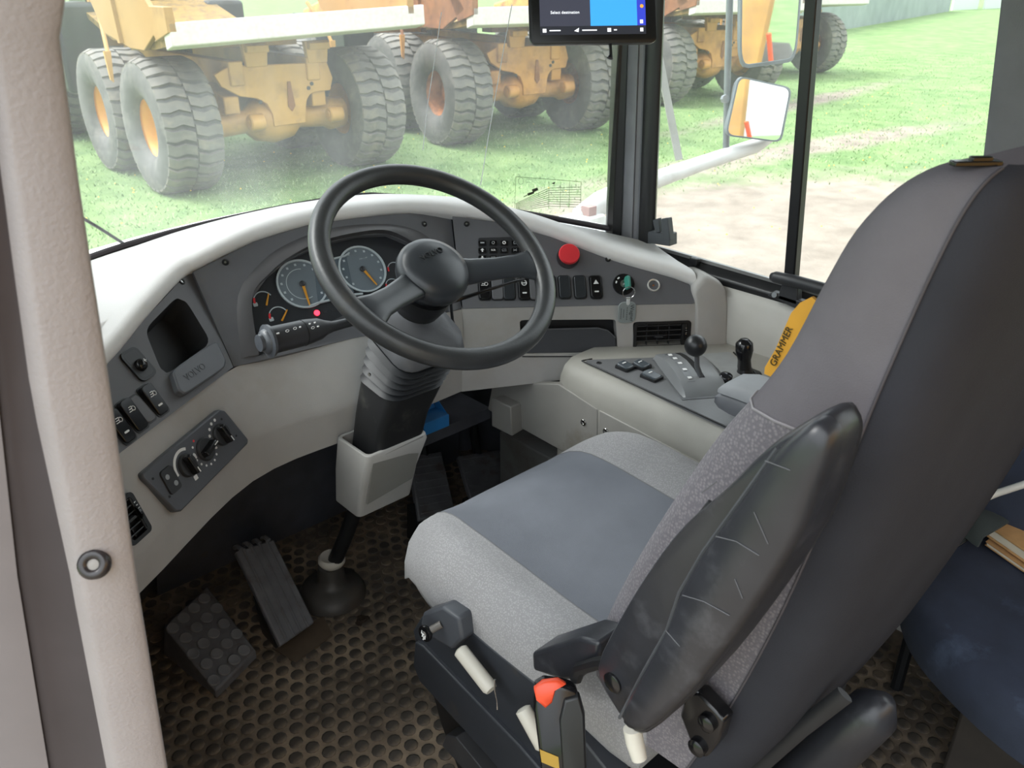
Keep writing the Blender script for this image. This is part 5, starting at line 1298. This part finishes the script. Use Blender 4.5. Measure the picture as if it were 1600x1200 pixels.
def truck(loc, rz, label, paint, rust, rimm, roll=0, bodycol=None, tyre_tint=None):
    T = thing('dump_truck', (0, 0, 0), label, 'dump truck', 'dump trucks parked in a row on the meadow')
    rim0 = make_rim(rimm)
    for (x, y) in ((-1.55, 0), (1.55, 0), (-1.55, 2.2), (1.55, 2.2), (-1.50, 6.6), (1.50, 6.6)):
        t = TY0.copy(); COL.objects.link(t); t.parent = T; t.location = (x, y, TR)
        t.rotation_euler = (rnd.uniform(0, 6), 0, 0 if x > 0 else pi)
        for ch in TY0.children:
            c = ch.copy(); COL.objects.link(c); c.parent = t
        r = rim0.copy(); COL.objects.link(r); r.parent = t
    bpy.data.objects.remove(rim0)
    P_ = lambda mb, name, m, **k: mb.build(name, m, T, **k)
    dk = mat('grimy_underside', hexc('35322e'), .8, var=.2)
    # axles and bogie beams
    for y in (0, 2.2, 6.6):
        P_(MB().lathe([(.24, -1.25), (.26, -1.0), (.20, -.9), (.17, -.45), (.30, -.30), (.36, 0), (.30, .30), (.17, .45), (.20, .9), (.26, 1.0), (.24, 1.25)], (0, y, TR-.05), (1, 0, 0), 20), 'axle', paint, smooth=50)
    for x in (-.72, .72):
        P_(MB().loft([[V((x-.12, y, z0)), V((x+.12, y, z0)), V((x+.12, y, z1)), V((x-.12, y, z1))] for y, z0, z1 in ((-.30, 1.05, 1.30), (.3, 1.02, 1.40), (1.1, 1.05, 1.55), (1.9, 1.02, 1.40), (2.5, 1.05, 1.30))]), 'bogie_beam', paint, bev=.02)
    # rear cross plate with its two arched cut-outs
    pl2 = [(-.42, 1.72), (.88, 1.70), (.96, 1.46), (.90, 1.28), (.62, 1.27)]
    pl2 += [(.62+.0-.17*sin(t), 1.05+.22*cos(t)) for t in (.5, 1.0, 1.4)]
    pl2 += [(.42, .83), (-.12, .82)]
    pl2 += [(-.12-.30*(1-cos(t)), .98+.28*sin(t)) for t in (.1, .7, 1.3)]
    pl2 += [(-.60, 1.30), (-.86, 1.45), (-.95, 1.62), (-.72, 1.72)]
    P_(MB().prism([V((x, -.36, z)) for x, z in pl2], (0, .10, 0)), 'cross_plate', paint, bev=.012)
    P_(MB().prism([V((x, -.365, z)) for x, z in ((.17, 1.46), (.22, 1.46), (.26, 1.10), (.20, 1.02), (.14, 1.10))], (0, -.012, 0)), 'plate_slot', rust if rust is not paint else mat('slot_shadow', hexc('8a5a30'), .7))
    for x, z in ((-.30, 1.20), (.52, 1.34), (.58, 1.40)): P_(MB().lathe([(.03, 0), (.03, .012)], (x, -.36, z), (0, -1, 0), 12), 'plate_hole', dk)
    for x in (-.42, .92):
        P_(MB().lathe([(.10, -.12), (.12, -.10), (.12, .10), (.10, .12), (.05, .13), (.05, -.13)], (x, -.40, .92), (1, 0, 0), 18), 'pivot_eye', paint, smooth=40)
    for x in (-.62, .62):
        P_(MB().box((x, 1.9, 1.62), (.22, 4.6, .34)), 'frame_rail', paint, bev=.02)
    P_(MB().box((0, .9, 1.45), (1.0, 1.4, .3)), 'frame_cross', dk)
    for x in (-.30, .70):
        P_(MB().prism([V((x-.16, -.42, 1.70)), V((x+.16, -.42, 1.70)), V((x+.20, -.42, 2.02)), V((x-.20, -.42, 2.02))], (0, .10, 0)).box((x, -.42, 1.95), (.34, .20, .10)), 'body_hinge', paint, bev=.012)
    # dump body: floor with up-swept tail, sides, lip, ribs
    tilt = Matrix.Rotation(roll, 3, 'Y')
    bc = bodycol or paint
    def tv(x, y, z): return tilt @ V((x, y, z-2.2))+V((0, 0, 2.2))
    W1, W2 = 1.80, 1.95
    P_(MB().loft([[tv(-w, y, z), tv(w, y, z), tv(w, y, z+.10), tv(-w, y, z+.10)] for w, y, z in ((W1, -1.32, 2.18), (W1, -.6, 2.08), (W1, .4, 2.02), (1.25, 1.3, 2.0), (1.2, 3.2, 1.98), (1.2, 4.8, 2.4))]), 'body_floor', mat('body_underside', hexc('8a6d34'), .75, var=.2, dirt=hexc('5b4a34'), dirt_amt=.4))
    P_(MB().loft([[tv(-W2+.1, -1.40, 2.16), tv(-W2+.1, -1.16, 2.10), tv(-W2+.1, -1.16, 2.42), tv(-W2+.1, -1.40, 2.44)], [tv(W2+.1, -1.40, 2.16), tv(W2+.1, -1.16, 2.10), tv(W2+.1, -1.16, 2.42), tv(W2+.1, -1.40, 2.44)]]), 'tail_lip', mat('scoured_lip', hexc('cdc6c0'), .5, var=.1), bev=.015)
    for s in (-1, 1):
        sidep = [(-1.15, 2.40), (-.35, 2.06), (.2, 2.06), (1.25, 2.22), (1.65, 2.75), (4.6, 2.85), (5.2, 3.6), (.6, 3.4), (-.4, 3.05)]
        P_(MB().prism([tv(s*W1, y, z) for y, z in sidep], tilt @ V((s*.07, 0, 0))), 'body_side', bc, bev=.01)
        P_(MB().loft([[tv(s*(W1+.02), y, z), tv(s*(W1+.14), y, z), tv(s*(W1+.14), y, z+.14), tv(s*(W1+.02), y, z+.14)] for y, z in ((-.35, 3.03), (.6, 3.35), (5.2, 3.55))]), 'top_rail', bc, bev=.02)
        for y, zb in ((.5, 2.12), (2.1, 2.8), (3.5, 2.85)): P_(MB().loft([[tv(s*(W1+.03), y-.07, z), tv(s*(W1+.03), y+.07, z), tv(s*(W1+.12), y+.05, z), tv(s*(W1+.12), y-.05, z)] for z in (zb, 3.35)]), 'side_rib', bc)
        P_(MB().prism([tv(s*(W1-.05), -1.40, 2.32), tv(s*(W1-.05), -.9, 2.2), tv(s*(W1-.05), -.6, 2.62), tv(s*(W1-.05), -1.40, 2.62)], (s*.12, 0, 0)), 'tail_cheek', bc, bev=.01)
    P_(MB().prism([tv(-W1, 4.75, 2.85), tv(W1, 4.75, 2.85), tv(W1, 5.15, 3.75), tv(-W1, 5.15, 3.75)], (0, .1, 0)), 'headboard', bc)
    P_(MB().box((0, .2, 2.0), (1.2, .35, .10)), 'body_cross_beam', rust, bev=.01)
    # mudguard stays with lamp tab
    for s in (-1, 1):
        P_(MB().tube([V((s*1.75, 1.75, 2.5)), V((s*1.85, 1.35, 2.1)), V((s*1.88, 1.22, 1.85))], .03, 8), 'flap_stay', rust)
        P_(MB().prism([V((s*1.84, 1.20, 1.90)), V((s*1.94, 1.20, 1.90)), V((s*1.92, 1.20, 1.50)), V((s*1.88, 1.20, 1.46))], (0, .05, 0)), 'flap_tab', paint)
    # tractor unit
    P_(MB().box((-1.38, 4.9, 1.75), (.75, 1.1, 1.5)), 'fuel_tank', M_black, bev=.08)
    P_(MB().box((1.38, 4.9, 1.75), (.75, 1.1, 1.5)), 'battery_box', M_black, bev=.08)
    P_(MB().box((0, 6.9, 1.45), (1.3, 4.2, .5)), 'front_frame', dk, bev=.03)
    P_(MB().loft([[V((-.95, y, 1.5)), V((.95, y, 1.5)), V((.85, y, z)), V((-.85, y, z))] for y, z in ((6.9, 2.45), (7.6, 2.45), (9.2, 2.15))]), 'bonnet', paint, bev=.06)
    cb = P_(MB().loft([[V((-.80, 5.5, z)), V((.80, 5.5, z)), V((.80, 6.9, z)), V((-.80, 6.9, z))] for z in (1.55, 2.3, 3.45)]), 'cab', paint, bev=.05)
    gm_ = mat('dark_cab_glass', hexc('1b2226'), .1)
    for (x0, y0, x1, y1) in ((-.81, 5.65, -.81, 6.75), (.81, 5.65, .81, 6.75), (-.65, 5.49, .65, 5.49)):
        e = V((x1-x0, y1-y0, 0)); n_ = V((-e.y, e.x, 0)).normalized()*.015
        MB().prism([V((x0, y0, 2.35)), V((x1, y1, 2.35)), V((x1, y1, 3.3)), V((x0, y0, 3.3))], n_).build('cab_window', gm_, cb)
    for s in (-1, 1):
        pts = [(7.75, 1.35), (7.5, 1.85), (7.0, 2.08), (6.3, 2.08), (5.75, 1.85), (5.5, 1.4)]
        P_(MB().loft([[V((s*1.0, y, z)), V((s*1.95, y, z)), V((s*1.95, y, z+.05)), V((s*1.0, y, z+.05))] for y, z in pts]), 'mudguard', M_black if s else paint, bev=.01)
    T.location = loc; T.rotation_euler = (0, 0, rz)
    return T
yel = mat('yellow_paint', hexc('c6974f'), .5, var=.1, scale=3, dirt=hexc('a07a48'), dirt_amt=.3, dscale=2.5)
yel2 = mat('faded_yellow_paint', hexc('c58c48'), .6, var=.12, scale=3, dirt=hexc('8f5e38'), dirt_amt=.45, dscale=2.5)
rus = mat('rusty_steel', hexc('8a5a38'), .8, var=.25, scale=5, dirt=hexc('6e4630'), dirt_amt=.5)
rimy = mat('yellow_rim_paint', hexc('d39a40'), .5, var=.1, scale=5); rimr = mat('rusty_rim_paint', hexc('a8693a'), .7, var=.25, scale=5, dirt=hexc('5e3f2c'), dirt_amt=.4)
T1 = truck((6.35, 12.55, GZ), radians(-2), 'yellow dump truck parked nearest, seen from behind on the left', yel, yel, rimy, roll=radians(-2.2), bodycol=mat('brownish_body_paint', hexc('a9834f'), .6, var=.12, scale=2, dirt=hexc('8a6840'), dirt_amt=.35, dscale=2))
T2 = truck((11.85, 12.75, GZ), radians(-9), 'rust stained dump truck with orange rims, second in the row', yel2, rus, rimr, bodycol=rus)
T3 = truck((19.3, 13.6, GZ), radians(-10), 'dump truck seen between the front pillar and the outside mirrors', yel2, rus, rimy, bodycol=rus)
T4 = truck((26.6, 15.6, GZ), radians(-8), 'farthest dump truck, its tyre showing right of the window post', yel2, rus, rimy)
for o in list(TY0.children): bpy.data.objects.remove(o)
bpy.data.objects.remove(TY0)

# ---- far corrugated fence
FE = thing('fence', (58, 27, GZ), 'pale grey corrugated sheet fence far across the meadow', 'fence')
fa, fb2 = V((44, 25.5, GZ)), V((95, 38, GZ)); NP = 26
M_sheet = mat('weathered_sheet', hexc('8f9b96'), .6, .2, var=.12, scale=.7)
for k in range(NP):
    a, b = lerp(fa, fb2, k/NP), lerp(fa, fb2, (k+.985)/NP); d = (b-a); nn = V((d.y, -d.x, 0)).normalized()
    top_ = []; 
    ring = [a+d*(j/16)+nn*(.04*(1 if j % 2 else -1)) for j in range(17)]
    MB().loft([ring, [p+V((0, 0, 3.0+.06*(k % 3))) for p in ring]], closed=False, caps=False).build('sheet', M_sheet, FE, smooth=0)
WF = thing('haze_panels', (120, 40, GZ), 'added pale panels standing in for whitish haze beyond the grey fence', 'fence')  # added boxes, coloured pale to stand in for bright haze
for k in range(14):
    a = V((98+k*7, 39.0-k*.6, GZ)); 
    MB().box(a+V((3.4, 0, 1.2)), (6.7, .2, 2.4)).build('panel', mat('pale_panel', hexc('c2cfc4'), .7), WF)

# ---- right outside mirrors on their arm
MR = thing('mirror_bracket', (1.66, 1.56, .66), 'white tubular mirror bracket bolted to the cab corner outside', 'bracket')
M_arm = mat('white_bracket_paint', hexc('d4d4d2'), .4, var=.05, dirt=hexc('b0aca2'), dirt_amt=.2)
b0 = V((1.68, 1.56, .705)); b1 = Z(962, 303, .755); b2_ = X(1100, 254, 2.10); b3 = X(1180, 228, 2.28)
MB().tube([b0, lerp(b0, b1, .6), b1, b2_, b3, b3+V((.06, -.02, .03))], [.026, .034, .028, .022, .022, .018], 14).build('tube', M_arm, MR, smooth=70)
MB().loft([rr(b0+V((-.01, -.02, -.05)), .16, .10, .02), rr(b0+V((-.01, -.02, .01)), .13, .08, .02)]).build('base', M_arm, MR, bev=.004)
MB().box(b0+V((.01, -.03, .02)), (.03, .03, .03)).build('clamp', mat('rusty_clamp', hexc('a0807a'), .6), MR)
for k in range(3): MB().box(b0+V((.05, -.02, -.02-.018*k)), (.12, .11, .008)).build('plate', mat('grey_plate', hexc('a7aaa9'), .5), MR)
s0_ = X(1061, 250, 2.06); s1_ = X(1022, 50, 2.06); ds_ = (s1_-s0_)/(s1_.z-s0_.z)
MB().tube([s0_, s0_+ds_*(1.60-s0_.z)], .0145, 4).build('strut', mat('grey_strut', hexc('9b9c96'), .45, .3), MR, smooth=0)
mn_ = V((-.47, -.883, .0)).normalized()
mo = X(1195, 110, 2.22)
mast0 = on(1148, 240, mo, mn_)+V((.01, .06, 0)); 
mst = [on(1147, 238, mo, mn_)-mn_*.05, on(1150, 120, mo, mn_)-mn_*.05, on(1154, 0, mo, mn_)-mn_*.05]
mst.append(mst[-1]+(mst[-1]-mst[1])*1.2)
MB().tube(mst, .010, 10).build('mast', mat('grey_mast', hexc('7d8288'), .4, .3), MR)
def mirror(name, label, poly, org, nrm, md=.035):
    t = thing(name, on(poly[0][0], poly[0][1], org, nrm), label, 'mirror')
    q = [on(a, b, org, nrm) for a, b in rpx(poly, .14, 4)]; c = sum(q, V())/len(q)
    back2 = [lerp(p, c, .10)-nrm*md for p in q]
    MB().loft([back2, [p-nrm*.012 for p in q], q, [lerp(p, c, .05)+nrm*.001 for p in q], [lerp(p, c, .055)-nrm*.002 for p in q]]).build('housing', mat('mirror_housing', hexc('6d757b'), .45), t, smooth=40)
    MB().prism([lerp(p, c, .055)-nrm*.0015 for p in q], -nrm*.002).build('mirror_glass', mat('mirror_silver', (.9, .92, .92), .02, 1, var=0), t, smooth=0)
    return t
m1_ = mirror('outside_mirror', 'tall upper outside mirror reflecting the yellow truck body', [(1159, -130), (1156, 108), (1244, 96), (1262, -130)], mo, V((-.475, -.88, -.03)).normalized())
m2n = V((-.46, -.88, .075)).normalized(); mo2 = X(1185, 168, 2.23)
m2_ = mirror('outside_mirror', 'small square wide angle mirror hung below the tall mirror', [(1154, 118), (1238, 137), (1221, 223), (1133, 212)], mo2, m2n)
MB().tube([on(1140, 155, mo2, m2n)-m2n*.02, on(1144, 158, mo, mn_)-mn_*.05], .012, 8).build('mirror_joint', mat('grey_mast', hexc('7d8288')), m2_)

# ---- the machine's own dump body behind the cab, seen in the mirrors
OB = thing('own_dump_body', (.83, -4.5, GZ), 'yellow dump body of this machine behind the cab, reflected in the mirrors', 'dump body')
MB().loft([[V((-.85, y, z0)), V((2.3, y, z0)), V((2.4, y, z1)), V((-.95, y, z1))] for y, z0, z1 in ((-1.9, .55, 2.1), (-2.6, .25, 1.9), (-6.5, .35, 1.8), (-8, .8, 1.6))]).build('body', yel, OB, bev=.03)
MB().tube([V((2.3, -1.2, .9)), V((2.4, -1.3, .5)), V((2.35, -1.4, -.2)), V((2.3, -1.5, -.6))], .014, 8).build('hose', mat('orange_hose', hexc('e0562a'), .5), OB)
for y in (-3.4, -6.0):
    MB().lathe([(.40, -.38), (.80, -.42), (.93, -.34), (.93, .34), (.80, .42), (.40, .38)], (2.35, y, GZ+.935), (1, 0, 0), 36).build('wheel', M_tyre, OB)
    MB().lathe([(.40, -.38), (.80, -.42), (.93, -.34), (.93, .34), (.80, .42), (.40, .38)], (-.7, y, GZ+.935), (1, 0, 0), 36).build('wheel', M_tyre, OB)
# wiper arm low on the left of the windshield
WA = MB().tube([onscreen(118, 336)+FW*.02, onscreen(150, 355)+FW*.02, onscreen(186, 378)+FW*.02], .0035, 8).build('wiper_arm', M_black)
prop(WA, 'thin black wiper arm outside the lower left windshield', 'wiper')
